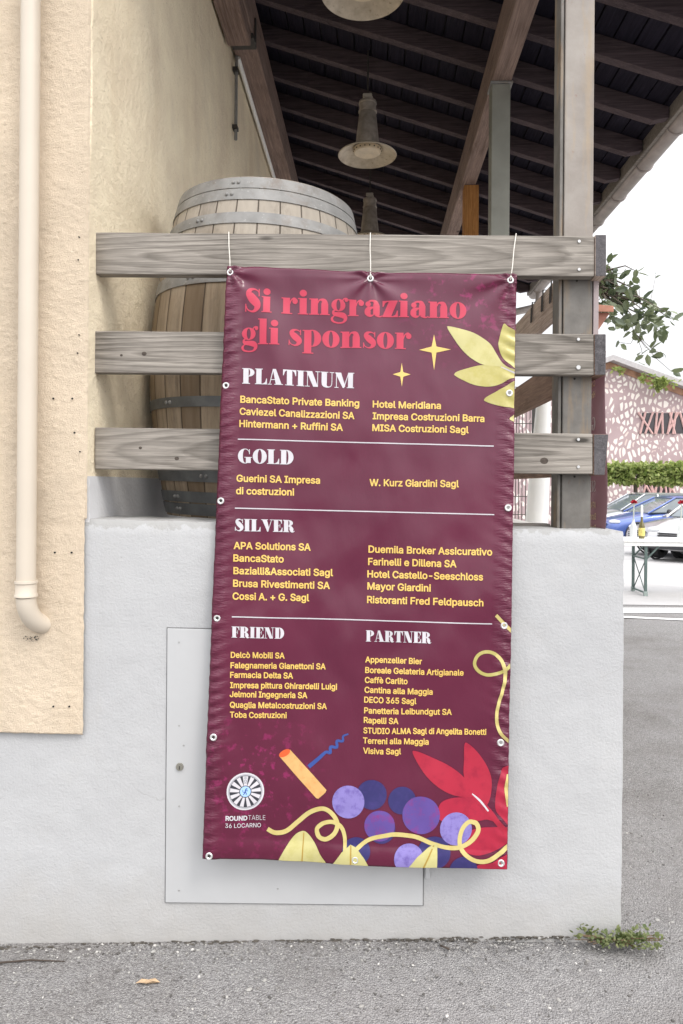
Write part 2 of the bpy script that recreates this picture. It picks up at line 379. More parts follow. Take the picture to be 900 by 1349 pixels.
M['banner'] = banner_mat()
def back_mat():
    m = N('banner_back_vinyl'); m.inp('Roughness', .5); c = m.mix(m.ramp(m.noise(3, 4), [(.3, 0.), (.7, 1.)]), (.29, .19, .205), (.34, .235, .25)); m.col(c)
    tr = m.n('ShaderNodeBsdfTranslucent'); tr.inputs[0].default_value = (.42, .29, .31, 1); mx = m.n('ShaderNodeMixShader'); mx.inputs[0].default_value = .6
    out = m.t.nodes['Material Output']; m.l(m.b.outputs[0], mx.inputs[1]); m.l(tr.outputs[0], mx.inputs[2]); m.l(mx.outputs[0], out.inputs[0])
    return m.m
M['banner_back'] = back_mat()
M['ink_red'] = vinyl('ink_coral', (.46, .032, .070))
M['ink_white'] = vinyl('ink_white', (.54, .52, .55))
M['ink_yellow'] = vinyl('ink_yellow', (.70, .47, .12))
M['ink_star'] = vinyl('ink_star', (.66, .47, .14))
M['ink_leaf'] = vinyl('ink_pale_leaf', (.49, .45, .20), (.41, .37, .11))
M['ink_leaf_b'] = vinyl('ink_olive_leaf', (.40, .355, .11), (.50, .45, .21))
M['ink_curl'] = vinyl('ink_tendril', (.54, .455, .18), (.46, .35, .105))
M['ink_vein'] = vinyl('ink_vein', (.36, .24, .05))
M['ink_crimson'] = vinyl('ink_crimson', (.37, .020, .045), (.26, .012, .035), mot_amt=.8)
M['ink_crimson_b'] = vinyl('ink_crimson_dark', (.36, .018, .045), (.24, .012, .035))
M['ink_lilac'] = vinyl('ink_lilac', (.22, .18, .45), (.11, .075, .29), scale=22, mot_amt=.8)
M['ink_violet'] = vinyl('ink_violet', (.10, .06, .25), (.22, .03, .17), scale=15, mot_amt=.9)
M['ink_navy'] = vinyl('ink_navy', (.032, .028, .12), (.055, .04, .17), scale=20, mot_amt=.6)
M['ink_cork'] = vinyl('ink_cork', (.60, .36, .14), (.62, .19, .04), scale=30, mot_amt=.45)
M['ink_cork_end'] = vinyl('ink_cork_end', (.60, .10, .03))
M['ink_blue'] = vinyl('ink_blue', (.035, .07, .26))
M['ink_dark'] = vinyl('ink_charcoal', (.035, .035, .045))
M['ink_hub'] = vinyl('ink_sky_blue', (.34, .52, .80))
M['ink_grey'] = vinyl('ink_grey', (.30, .31, .34))
def thru(name, c):
    m = N(name); m.inp('Roughness', .6); m.inp('Base Color', (*c, 1)); tr = m.n('ShaderNodeBsdfTranslucent'); tr.inputs[0].default_value = (*c, 1); mx = m.n('ShaderNodeMixShader'); mx.inputs[0].default_value = .25
    out = m.t.nodes['Material Output']; m.l(m.b.outputs[0], mx.inputs[1]); m.l(tr.outputs[0], mx.inputs[2]); m.l(mx.outputs[0], out.inputs[0]); return m.m
M['thru_white'] = thru('show_through_white', (.95, .95, .95)); M['thru_yellow'] = thru('show_through_yellow', (.95, .80, .50))

# ------------------------------------------------------------------ setting: ground and road
WY = 2.445; YY = 2.428       # grey wall face, yellow stucco face (world Y)
def sheet(name, pts, mat, dz, label=None):
    bm = bm_(); bm.faces.new([bm.verts.new((p[0], p[1], gz(p[0]) + dz)) for p in pts])
    return tag(obj(name, bm, mat), None, None, None, 'structure')
bm = bm_()
xs = [-400, -60, -6, -3, 0, 3, 6, 60, 400]; ys = [-60, -5, 0, 3, 8, 10.5, 12, 13.5, 15, 16.5, 18, 19.5, 40, 120, 600]
gv = [[bm.verts.new((x, y, gz(x, y))) for y in ys] for x in xs]
for i in range(len(xs) - 1):
    for j in range(len(ys) - 1): bm.faces.new((gv[i][j], gv[i + 1][j], gv[i + 1][j + 1], gv[i][j + 1]))
tag(obj('ground', bm, M['asphalt']), None, None, None, 'structure')
def gline(u0, v0, u1, v1, w0, name, mat, dz, ext=0):
    a, b = PG(u0, v0), PG(u1, v1); dirn = (b - a).normalized(); a -= dirn * ext; b += dirn * ext
    nn = Vector((-dirn.y, dirn.x, 0)); n = 8; bm = bm_(); pv = None
    for i in range(n + 1):
        p = a.lerp(b, i / n); q = p + nn * w0
        v = (bm.verts.new((p.x, p.y, gz(p.x) + dz)), bm.verts.new((q.x, q.y, gz(q.x) + dz)))
        if pv: bm.faces.new((pv[0], v[0], v[1], pv[1]))
        pv = v
    return tag(obj(name, bm, mat), None, None, None, 'structure')
gy = PG(860, 802).y
bm = bm_()
pv = None
for x in (2.0, 4, 6, 12, 60):
    v = [bm.verts.new((x, y, gz(x, y) + .006)) for y in (gy + .25, 10.5, 12, 13.5, 15, 16.5, 18, 19.5, 60)]
    if pv:
        for k in range(8): bm.faces.new((pv[k], v[k], v[k + 1], pv[k + 1]))
    pv = v
tag(obj('car_park_surface', bm, M['concrete_far']), None, None, None, 'structure')
gline(822, 808.5, 900, 808.5, .36, 'white_road_marking', M['road_paint'], .008, 2.0)
gline(822, 814.5, 900, 818, .10, 'thin_road_marking', M['road_paint'], .008, 2.0)

# ------------------------------------------------------------------ low grey wall with deck
ztl = P(112, 684, WY).z; ztr = P(823, 700, WY).z; xr = P(821, 950, WY).x
bm = bm_()
# front face as a fine grid so that foot and edges can be uneven
xl = -2.2; nx, nz = 150, 60
def topz(x): return ztl + (ztr - ztl) * (x + .97) / (xr + .97)
grid = []
for i in range(nx + 1):
    colv = []
    x = xl + (xr - xl) * i / nx
    for j in range(nz + 1):
        z = -.12 + (topz(x) + .12) * j / nz
        y = WY + .0035 * mnoise.noise((x * 3, z * 3, 0)) + .002 * mnoise.noise((x * 14, z * 14, 4))
        if j == nz: y += .008
        xx = x - (.006 * abs(mnoise.noise((0, z * 9, 2))) if i == nx else 0)
        colv.append(bm.verts.new((xx, y, z - (.004 * mnoise.noise((x * 11, 0, 9)) if j == nz else 0))))
    grid.append(colv)
for i in range(nx):
    for j in range(nz): bm.faces.new((grid[i][j], grid[i + 1][j], grid[i + 1][j + 1], grid[i][j + 1]))
# top strip and right flank
tb = [bm.verts.new((v[-1].co.x, WY + .26, v[-1].co.z + .001)) for v in grid]
for i in range(nx): bm.faces.new((grid[i][-1], grid[i + 1][-1], tb[i + 1], tb[i]))
rb = [bm.verts.new((v.co.x - .002, WY + .26, v.co.z)) for v in grid[nx]]
rb[-1] = tb[nx]
for j in range(nz): bm.faces.new((grid[nx][j], rb[j], rb[j + 1], grid[nx][j + 1]))
bot = [bm.verts.new((v[0].co.x, WY + .26, v[0].co.z)) for v in grid[:-1]] + [rb[0]]
bk = [bm.faces.new((bot[i + 1], bot[i], tb[i], tb[i + 1])) for i in range(nx)]
low_wall = obj('low_wall', bm, M['grey_wall'], smooth=50)
tag(low_wall, 'low pale grey rendered wall behind the burgundy banner, below the plank railing', 'wall')
DZ = topz(0) - .05
bm = bm_(); box(bm, -1.1, xr - .01, WY + .262, 9.2, -.1, DZ)
tag(obj('deck_floor', bm, plain('deck_concrete', (.60, .58, .55), .9, var=.2)), None, None, None, 'structure')

# yellow house: front stucco, side render, grey plinth, holes, pipes
XS = P(116, 400, YY).x      # corner of front and side wall
house = thing('house_wall', 'yellow roughcast house wall rising past the barrel, at the edge with the cream downpipe', 'house wall', (XS - .4, YY, gz(-1.3)))
zb = P(60, 968, YY).z; ztop = 5.2
bm = bm_()
x0 = XS - .75; nxx, nzz = 150, 560; zhi = 3.3
rows = []
for i in range(nxx + 1):
    c = []; x = x0 + (XS - x0) * i / nxx
    for j in range(nzz + 1):
        z = zb + (zhi - zb) * j / nzz
        if z < topz(-1): lim = P(109, 900, YY).x
        else: lim = XS
        xx = x0 + (lim - x0) * i / nxx
        n1 = mnoise.fractal((xx * 24 + z * 8, z * 36, 1.1), .9, 2.1, 5)
        n2 = max(0, mnoise.noise((xx * 75, z * 90, 3.3))) + .7 * max(0, mnoise.noise((xx * 150, z * 160, 6.3)))
        rd = abs(mnoise.noise((xx * 7 + z * 4, z * 11, 8)))
        y = YY + .0011 * n1 - .0026 * n2 - .003 * max(0, .22 - rd)
        if i == nxx: y = YY + .006; xx += .003 * mnoise.noise((0, z * 30, 1))
        if j == 0: y = YY + .012; 
        c.append(bm.verts.new((xx, y, z + (.006 * mnoise.noise((xx * 25, 0, 5)) if j == 0 else 0))))
    rows.append(c)
for i in range(nxx):
    for j in range(nzz): bm.faces.new((rows[i][j], rows[i + 1][j], rows[i + 1][j + 1], rows[i][j + 1]))
obj('front_stucco', bm, M['stucco'], house, smooth=True, recalc=True)
bm = bm_(); box(bm, -6, XS - .76, YY + .012, YY + .4, zb, ztop); box(bm, XS - .76, XS - .001, YY + .03, YY + .4, zhi - .3, ztop)
obj('upper_stucco', bm, M['stucco'], house)
bm = bm_()
zp = P(150, 628, 2.62).z
ny = 120; nz2 = 60
rows = []
for i in range(ny + 1):
    c = []; y = YY + .008 + (8.6 - YY) * (i / ny) ** 1.6
    for j in range(nz2 + 1):
        z = zp + (5.0 - zp) * j / nz2
        x = XS + .006 * mnoise.noise((y * 3, z * 3, 0)) + .010 * mnoise.noise((y * .9, z * .8, 7))
        if i == 0: x -= .006
        c.append(bm.verts.new((x, y, z)))
    rows.append(c)
for i in range(ny):
    for j in range(nz2): bm.faces.new((rows[i][j], rows[i + 1][j], rows[i + 1][j + 1], rows[i][j + 1]))
obj('side_render', bm, M['stucco_fine'], house, smooth=True)
bm = bm_(); box(bm, XS - .05, XS + .002, YY + .022, 8.6, DZ - .02, zp)
obj('side_plinth', bm, plain('plinth_paint', (.64, .64, .65), .85, var=.10, scale=3, bump=.002, bscale=60), house)
for (u, v) in ((70, 525), (95, 525), (72, 728), (94, 728), (70, 931), (91, 931), (104, 312), (103, 342), (104, 441), (102, 465), (98, 570), (105, 595)):
    p = P(u, v, YY - .005); bm = bm_(); rr = .0032 if u < 100 else .0024
    lathe(bm, [(0, 0), (rr, 0), (rr * 1.05, .012), (0, .012)], 10, (0, 0, 0), Matrix.Translation(p) @ Matrix.Rotation(-PI / 2, 4, 'X'))
    obj('drill_hole', bm, M['hole'], house)
# downpipe
bm = bm_()
pc = P(35, 700, YY - .055); rad = .0315
pts = [Vector((pc.x, pc.y, z)) for z in (4.5, P(34, 772, pc.y).z)]
tube(bm, pts, rad, 28, False)
zc = P(34, 775, pc.y).z
dp = thing('downpipe', 'cream plastic downpipe on the yellow stucco wall, bending into the wall at its foot', 'downpipe', (pc.x, pc.y, zc - .2))
obj('pipe_run', bm, M['pipe'], dp, smooth=40)
bm = bm_(); lathe(bm, [(rad, .03), (rad + .0055, .03), (rad + .006, .022), (rad + .003, .019), (rad + .003, -.012), (rad + .006, -.016), (rad + .006, -.024), (rad, -.026)], 28, (pc.x, pc.y, zc - .004), close=True)
obj('socket', bm, M['pipe'], dp, smooth=40)
bm = bm_()
ep = []
for k in range(11):
    a = k / 10 * R(78); rr = .095
    ep.append(Vector((pc.x + .34 * rr * (1 - math.cos(a)) * 1.25, pc.y + .9 * rr * (1 - math.cos(a)), zc - .03 - rr * math.sin(a) * 1.12)))
tube(bm, ep, rad + .001, 28, True)
obj('elbow', bm, M['pipe'], dp, smooth=50)
bm = bm_()
for k in range(26):
    p = P(44 + rnd.gauss(0, 5), 838 + rnd.uniform(0, 7), YY - .006)
    bmesh.ops.create_icosphere(bm, subdivisions=1, radius=rnd.uniform(.001, .0028), matrix=Matrix.Translation(p))
tag(obj('dirt', bm, M['moss']), 'dark moss stain under the foot of the cream downpipe', 'moss', None, 'stuff')
# conduits on the side wall
def sidewall(u, v, off=.0):
    r = ray(u, v); t = (XS + off) / r.x; return Vector((0, 0, CH)) + r * t
a, b = sidewall(311.5, 73, .02), sidewall(310.5, 184, .02)
bm = bm_(); tube(bm, [a, Vector((a.x, a.y, b.z))], .011, 10)
cd = thing('cable_conduit', 'thin grey vertical conduit clipped to the yellow side wall under the eaves beam', 'conduit', (a.x, a.y, b.z))
obj('conduit_tube', bm, M['galv'], cd, smooth=40)
for fz in (.18, .86):
    bm = bm_(); z = a.z + (b.z - a.z) * fz; box(bm, a.x - .02, a.x + .014, a.y - .03, a.y + .03, z - .012, z + .012); obj('clip', bm, M['dark_iron'], cd)
a, b = sidewall(313.5, 76, .03), sidewall(360, 230, .03)
bm = bm_(); tube(bm, [a - Vector((0, 0, .0)), b, b + (b - a)], .016, 12)
tag(obj('wall_pipe', bm, M['white_paint'], smooth=40), 'long white pipe running along the yellow side wall beneath the eaves beam', 'pipe')

# ------------------------------------------------------------------ access panel on the wall
WP = WY - .006
q = [P(220.5, 828, WP), P(560, 836, WP), P(557, 1193, WP), P(218, 1189, WP)]
ap = thing('access_panel', 'pale grey painted metal access panel on the low wall, half covered by the banner', 'panel', ((q[2].x + q[3].x) / 2, WP, q[3].z))
bm = bm_(); hexa(bm, q, [Vector((p.x, p.y + .02, p.z)) for p in q])
obj('panel_door', bm, M['panel'], ap, bevel=.0012)
bm = bm_(); g = .0035
o = [q[0] + Vector((-g, .0045, g)), q[1] + Vector((g, .0045, g)), q[2] + Vector((g, .0045, -g)), q[3] + Vector((-g, .0045, -g))]
hexa(bm, o, [p + Vector((0, .012, 0)) for p in o]); obj('frame_gap', bm, plain('gap_shadow', (.16, .16, .16), .9), ap)
def disc(bm, p, r, th=.003, n=16): lathe(bm, [(0, 0), (r, 0), (r * .9, th), (0, th)], n, (0, 0, 0), Matrix.Translation(p) @ Matrix.Rotation(PI / 2, 4, 'X'))
p = P(237, 1010, WP); bm = bm_(); disc(bm, p, .0135, .006); lk = obj('lock', bm, plain('brass_lock', (.30, .29, .25), .45, .6), ap, smooth=40)
bm = bm_(); box(bm, p.x - .001, p.x + .0015, p.y - .008, p.y - .0055, p.z - .007, p.z + .004); obj('keyhole', bm, M['hole'], lk)
for (u, v) in ((236, 846), (236, 956), (236, 1062), (236, 1173), (366, 1171), (242, 982)):
    bm = bm_(); disc(bm, P(u, v, WP), .0034, .0012, 10); obj('screw', bm, plain('screw_paint', (.36, .36, .35), .5, .3), ap, smooth=40)
bm = bm_(); p = P(563.5, 1150, WP - .008); box(bm, p.x - .008, p.x + .008, p.y - .002, p.y + .02, p.z - .02, p.z + .03); obj('hinge', bm, M['panel'], ap, bevel=.003)

# ------------------------------------------------------------------ railing: three planks
RY = 2.505
railing = thing('plank_railing', 'weathered grey three-plank railing across the barrel, banner tied to its top plank', 'railing', (0, RY, topz(0)))
rails = [((126, 306), (783, 311), (783, 364), (126, 361)), ((124, 436), (782.5, 440), (782.5, 494), (124, 491)), ((125, 563), (781, 571.5), (781, 624.5), (125, 618))]
RQ = []
for i, r4 in enumerate(rails):
    q = [P(u, v, RY) for (u, v) in r4]; RQ.append(q)
    bm = bm_(); n = 60; pv = None
    for k in range(n + 1):
        f = k / n; t = q[0].lerp(q[1], f); b = q[3].lerp(q[2], f); wv = .0015 * mnoise.noise((f * 9, i * 5, 0)); wb = .0015 * mnoise.noise((f * 9, i * 5, 3))
        v = [bm.verts.new(t + Vector((0, 0, wv))), bm.verts.new(b + Vector((0, 0, wb))), bm.verts.new(b + Vector((0, .045, wb))), bm.verts.new(t + Vector((0, .045, wv)))]
        if pv:
            for a in range(4): bm.faces.new((pv[a], pv[(a + 1) % 4], v[(a + 1) % 4], v[a]))
        else: bm.faces.new(v[::-1])
        pv = v
    bm.faces.new(pv)
    pk = obj('plank', bm, M['rail'][i], railing, bevel=.003)
    for (u, v) in (((763, 318), (763, 355)), ((762, 447), (762, 484)), ((762, 579), (762, 615)))[i]:
        bm = bm_(); disc(bm, P(u, v, RY - .001), .0055 if (i, v) != (1, 484) else .008, .003, 12); obj('nail', bm, M['nail'], pk, smooth=40)
    if i == 2 or i == 1:
        for (u, v, rr) in (((190, 466, .009), (160, 468, .005)) if i == 1 else ((185, 590, .006), (233, 604, .008), (717, 607, .014))):
            bm = bm_(); p = P(u, v, RY - .0005); lathe(bm, [(0, 0), (rr, 0), (0, .0008)], 12, (0, 0, 0), Matrix.Translation(p) @ Matrix.Rotation(PI / 2, 4, 'X') @ Matrix.Diagonal((1.0, .8, 1, 1)))
            obj('knot', bm, plain('knot_wood', (.07, .055, .045), .9, var=.4, scale=90), pk)
# side planks running back in depth; we see their dark front ends
side = thing('side_railing', 'dark plank ends of the railing that runs back behind the right-hand post', 'railing', (RQ[0][1].x + .03, RY, topz(.8)))
for i, (u0, u1, v0, v1, sk) in enumerate(((784.5, 799, 309, 364, 0), (783.5, 798.5, 440, 494, 0), (782.5, 800, 572, 626, -3))):
    q = [P(u0, v0, RY - .004), P(u1 + (2 if sk else 0), v0, RY - .004), P(u1 + sk, v1, RY - .004), P(u0, v1, RY - .004)]
    bm = bm_(); hexa(bm, q, [p + Vector((0, 3.2, 0)) for p in q])
    bmesh.ops.recalc_face_normals(bm, faces=bm.faces)
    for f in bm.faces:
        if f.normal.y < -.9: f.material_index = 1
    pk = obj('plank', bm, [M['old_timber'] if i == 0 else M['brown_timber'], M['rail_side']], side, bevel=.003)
    if i == 0:
        for uu in (702, 716, 727):
            r = ray(uu, 400); t = (q[0].x - .006) / r.x; yy = (r * t).y; zt_ = q[0].z + .004
            bm = bm_(); tube(bm, [Vector((q[1].x, yy, zt_)), Vector((q[0].x - .008, yy, zt_ + .002)), Vector((q[0].x - .010, yy + .004, zt_ - .09)), Vector((q[0].x - .010, yy + .02, zt_ - .09)), Vector((q[0].x - .008, yy + .02, zt_ - .02))], .0035, 6)
            obj('wire_hook', bm, M['dark_iron'], pk, smooth=40)
# ------------------------------------------------------------------ posts
PY = 2.556
xa, xb = P(741.5, 500, PY).x, P(780, 500, PY).x
post = thing('steel_post', 'rust-stained pale steel post standing on the low wall, nailed to all three planks', 'post', ((xa + xb) / 2, PY, topz(.75)))
zt = (RQ[0][0].z + RQ[0][3].z) / 2; zpz = 4.3
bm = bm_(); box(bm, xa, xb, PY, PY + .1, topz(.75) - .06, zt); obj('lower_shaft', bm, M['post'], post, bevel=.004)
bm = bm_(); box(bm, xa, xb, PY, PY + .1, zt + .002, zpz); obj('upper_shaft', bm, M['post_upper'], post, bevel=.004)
xf = P(736, 500, PY).x
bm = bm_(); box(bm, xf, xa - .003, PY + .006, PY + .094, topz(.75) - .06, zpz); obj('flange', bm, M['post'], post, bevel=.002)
for (u, v) in ((760, 368), (757, 497), (757, 626)):
    bm = bm_(); disc(bm, P(u, v + 2, PY), .004, .002, 10); obj('bolt_hole', bm, M['hole'], post)

# ------------------------------------------------------------------ porch roof
H0 = 2.95; SL = .327
def rz(x): return CH + H0 - SL * x            # underside of the rafters
roof = thing('porch_roof', 'dark timber porch roof with rafters and boards sloping down to the right above the barrel', 'porch roof', (0, 5.5, CH + H0))
YR0, YR1 = 2.12, 9.0
XL, XE = -.97, 1.93
RW = .062; RH = .12
for k in range(-4, 11):
    yk = 4.29 + .457 * k
    bm = bm_(); jit = rnd.uniform(-.006, .006)
    a = [Vector((XL, yk - RW / 2, rz(XL) + jit)), Vector((XL, yk + RW / 2, rz(XL) + jit)), Vector((XL, yk + RW / 2, rz(XL) + RH)), Vector((XL, yk - RW / 2, rz(XL) + RH))]
    xe = XE - .04
    b = [Vector((xe, yk - RW / 2, rz(xe) + .05)), Vector((xe, yk + RW / 2, rz(xe) + .05)), Vector((xe, yk + RW / 2, rz(xe) + RH)), Vector((xe, yk - RW / 2, rz(xe) + RH))]
    xm = XE - .14
    mid = [Vector((xm, yk - RW / 2, rz(xm))), Vector((xm, yk + RW / 2, rz(xm))), Vector((xm, yk + RW / 2, rz(xm) + RH)), Vector((xm, yk - RW / 2, rz(xm) + RH))]
    V = [[bm.verts.new(p) for p in qq] for qq in (a, mid, b)]
    for s in range(2):
        for e in range(4): bm.faces.new((V[s][e], V[s][(e + 1) % 4], V[s + 1][(e + 1) % 4], V[s + 1][e]))
    bm.faces.new(V[0][::-1]); bm.faces.new(V[2])
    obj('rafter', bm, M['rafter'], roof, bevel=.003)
bm = bm_(); bw = .118; x = XL
while x < XE - .02:
    x2 = min(x + bw - .010, XE)
    dz = rnd.uniform(0, .006)
    a = [Vector((x, YR0, rz(x) + RH + .002 + dz)), Vector((x2, YR0, rz(x2) + RH + .002 + dz)), Vector((x2, YR0, rz(x2) + RH + .024)), Vector((x, YR0, rz(x) + RH + .024))]
    hexa(bm, a, [Vector((p.x, YR1, p.z)) for p in a]); x += bw
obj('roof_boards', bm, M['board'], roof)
bm = bm_()
a = [Vector((XL, YR0, rz(XL) + RH + .03)), Vector((XE + .03, YR0, rz(XE + .03) + RH + .03)), Vector((XE + .03, YR0, rz(XE + .03) + RH + .075)), Vector((XL, YR0, rz(XL) + RH + .075))]
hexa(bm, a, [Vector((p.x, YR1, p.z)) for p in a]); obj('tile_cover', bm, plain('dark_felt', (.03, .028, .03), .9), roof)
# purlin
pc1 = P(649, 104, 4.41); pc2 = P(675, 104, 4.41)
PX0, PX1 = pc1.x, pc2.x; PZ = (pc1.z + pc2.z) / 2
bm = bm_(); a = [Vector((PX0, YR0, PZ)), Vector((PX1, YR0, PZ)), Vector((PX1, YR0, rz(PX1) - .002)), Vector((PX0, YR0, rz(PX0) - .002))]
hexa(bm, a, [Vector((p.x, YR1, p.z)) for p in a]); obj('purlin', bm, M['beam'], roof, bevel=.006)
# wall beam
r = ray(322, 0); r2 = ray(360, 232); t2 = (XS + .01) / r2.x; WZ = CH + r2.z * t2
t1 = (WZ - CH) / r.z; WX = r.x * t1
bm = bm_(); a = [Vector((XS + .012, YR0, WZ)), Vector((WX, YR0, WZ)), Vector((WX, YR0, rz(WX) - .002)), Vector((XS + .012, YR0, rz(WX) - .002))]
hexa(bm, a, [Vector((p.x, 8.6, p.z)) for p in a]); obj('wall_beam', bm, M['beam'], roof, bevel=.006)
yb = WZ - CH; yb = yb * F / (640 - 44)
bm = bm_(); box(bm, XS + .02, WX + .004, yb - .03, yb + .10, WZ - .035, WZ - .002); box(bm, WX + .002, WX + .010, yb + .02, yb + .06, WZ - .03, WZ + .13)
obj('beam_shoe', bm, M['dark_iron'], roof, bevel=.003)
bm = bm_(); a = [Vector((XS + .012, YR0, WZ - .09)), Vector((WX - .012, YR0, WZ - .09)), Vector((WX - .012, YR0, WZ - .003)), Vector((XS + .012, YR0, WZ - .003))]
hexa(bm, a, [Vector((p.x, yb - .032, p.z)) for p in a]); obj('corbel_beam', bm, M['beam'], roof, bevel=.006)
# fascia + gutter
bm = bm_(); a = [Vector((XE - .035, YR0, rz(XE) + .045)), Vector((XE - .01, YR0, rz(XE) + .045)), Vector((XE - .01, YR0, rz(XE) + RH + .02)), Vector((XE - .035, YR0, rz(XE) + RH + .02))]
hexa(bm, a, [Vector((p.x, YR1, p.z)) for p in a]); obj('fascia', bm, M['sill'], roof)
gut = thing('eaves_gutter', 'grey half-round eaves gutter with elbow along the low edge of the porch roof', 'gutter', (XE + .05, 5.5, rz(XE)))
gx, gzz, gr = XE + .055, rz(XE) + .075, .062
bm = bm_(); pv = None
for yy in (YR0, YR1 + .05):
    ring = []
    for k in range(13):
        t = PI + PI * k / 12; ring.append((gx + gr * math.cos(t), gzz + gr * math.sin(t)))
    for k in range(12, -1, -1):
        t = PI + PI * k / 12; ring.append((gx + (gr - .004) * math.cos(t), gzz + (gr - .004) * math.sin(t)))
    v = [bm.verts.new((x_, yy, z_)) for (x_, z_) in ring]
    if pv:
        for k in range(len(v)): bm.faces.new((pv[k], pv[(k + 1) % len(v)], v[(k + 1) % len(v)], v[k]))
    bm.faces.new(v if pv is None else v[::-1]); pv = v
GM = plain('gutter_zinc', (.36, .32, .30), .55, .2, var=.2, scale=9)
obj('trough', bm, GM, gut, smooth=40)
for k in range(12):
    bm = bm_(); yy = 2.6 + .56 * k; pts = [Vector((gx + (gr + .004) * math.cos(PI + PI * j / 10), yy, gzz + (gr + .004) * math.sin(PI + PI * j / 10))) for j in range(11)]
    tube(bm, pts, .007, 6); obj('bracket', bm, GM, gut, smooth=40)
bm = bm_(); ye = 8.75
tube(bm, [Vector((gx, ye, gzz - .04)), Vector((gx, ye, gzz - .16)), Vector((gx - .03, ye, gzz - .22)), Vector((gx - .10, ye, gzz - .25)), Vector((gx - .5, ye, gzz - .34))], .042, 14)
obj('outlet_elbow', bm, GM, gut, smooth=50)

# posts under the purlin
def purlin_post(u, v, wpx, mat, label, plate):
    r = ray(u, v); t = (PZ - CH) / r.z; p = Vector((0, 0, CH)) + r * t; hw = wpx / F * p.y / 2
    th = thing('steel_post' if plate else 'timber_post', label, 'post', (p.x, p.y, DZ))
    bm = bm_(); box(bm, p.x - hw, p.x + hw, p.y, p.y + hw * 2, DZ + .002, PZ - (.016 if plate else .002)); obj('shaft', bm, mat, th, bevel=.004)
    if plate:
        bm = bm_(); box(bm, p.x - hw * 1.18, p.x + hw * 1.25, p.y - .01, p.y + hw * 2.2, PZ - .015, PZ - .001); obj('top_plate', bm, M['galv'], th, bevel=.002)
purlin_post(660.5, 107, 24, plain('greenish_steel', (.26, .26, .225), .55, .2, var=.15, scale=5), 'greenish grey steel post with a top plate under the sloping roof purlin', True)
purlin_post(621.5, 243, 19, M['orange_wood'], 'short-looking orange new timber post under the roof purlin, farther back', False)

# ------------------------------------------------------------------ barn lamps
lamp0 = None
for i, (u, v, Y, lab) in enumerate(((478, -9, 3.45, 'aged metal bell lamp hung nearest, only its wide round shade in view'),
                                    (484, 205, 5.0, 'aged metal bell lamp with shade and neck whole in view above the barrel'),
                                    (487, 317, 6.5, 'aged metal bell lamp farthest back, its shade hidden behind the top plank'))):
    p = P(u, v, Y); p.x = p.x
    if lamp0 is None:
        L = lamp0 = thing('pendant_lamp', lab, 'lamp', p, 'bell lamps hanging in a row under the porch roof')
        Z = p.copy()
        bm = bm_(); lathe(bm, [(.200, -.004), (.203, 0), (.200, .005), (.15, .035), (.10, .058), (.082, .066), (.079, .062), (.098, .053), (.148, .030), (.197, .001)], 48, Z, close=True)
        obj('shade', bm, M['lamp'], L, smooth=50)
        bm = bm_(); lathe(bm, [(.084, .058), (.082, .075), (.058, .30), (.056, .302), (.060, .30)], 32, Z); obj('neck', bm, M['lamp_neck'], L, smooth=40)
        bm = bm_(); lathe(bm, [(.056, .295), (.064, .297), (.064, .305), (.058, .308), (.058, .352), (.062, .356), (.060, .372), (.03, .378), (0, .378)], 28, Z); obj('collar', bm, M['lamp_neck'], L, smooth=40)
        bm = bm_(); lathe(bm, [(.098, .046), (.094, .022), (.086, .016), (.05, .020), (0, .024)], 32, Z); inn = obj('inner_ring', bm, M['lamp_inner'], L, smooth=40)
        for k in range(18):
            a = 2 * PI * k / 18; q = Z + Vector((.0955 * math.cos(a), .0955 * math.sin(a), .030))
            bm = bm_(); bmesh.ops.create_icosphere(bm, subdivisions=1, radius=.0052, matrix=Matrix.Translation(q)); obj('vent_hole', bm, M['hole'], inn)
        bm = bm_(); box(bm, Z.x - .035, Z.x + .03, Z.y - .015, Z.y + .015, Z.z + .40, Z.z + .43, None); box(bm, Z.x + .012, Z.x + .036, Z.y - .013, Z.y + .013, Z.z + .379, Z.z + .41)
        obj('hook_block', bm, plain('pale_hook', (.40, .36, .31), .6, .3), L, bevel=.008)
        bm = bm_(); tube(bm, [Z + Vector((0, 0, .42)), Vector((Z.x, Z.y, rz(Z.x) + RH - .005))], .006, 8); obj('rod', bm, M['dark_iron'], L)
    else:
        L = dup(lamp0); L.location = p; L['label'] = lab

# ------------------------------------------------------------------ barrel
BC = Vector((0, 0, 0)); c0 = P(346, 470, 3.16)
BR, BB, BH = .375, .475, 1.34
zc_b = CH + .53
barrel = thing('barrel', 'big weathered oak barrel with grey hoops standing behind the plank railing', 'barrel', (0, 0, 0))
def brad(z): s = (z - BH / 2) / (BH / 2); return BB - (BB - BR) * (abs(s) ** 1.75)
bm = bm_()
n = 120; prof = [(brad(BH * k / 40), BH * k / 40) for k in range(41)]
lathe(bm, [(BR - .03, .002)] + prof + [(BR - .028, BH), (BR - .03, BH - .035), (BR - .03, BH - .04)], n)
st = obj('staves', bm, M['stave'], barrel, smooth=45)
bm = bm_(); lathe(bm, [(0, BH - .045), (BR - .029, BH - .045), (BR - .029, BH - .03), (0, BH - .03)], 48); obj('head', bm, M['sill'], barrel)
HD = plain('shaded_hoop_steel', (.13, .135, .135), .55, .4, var=.3, scale=12, bump=.0006, bscale=40)  # lower hoops: the shade on them is put into a darker steel colour
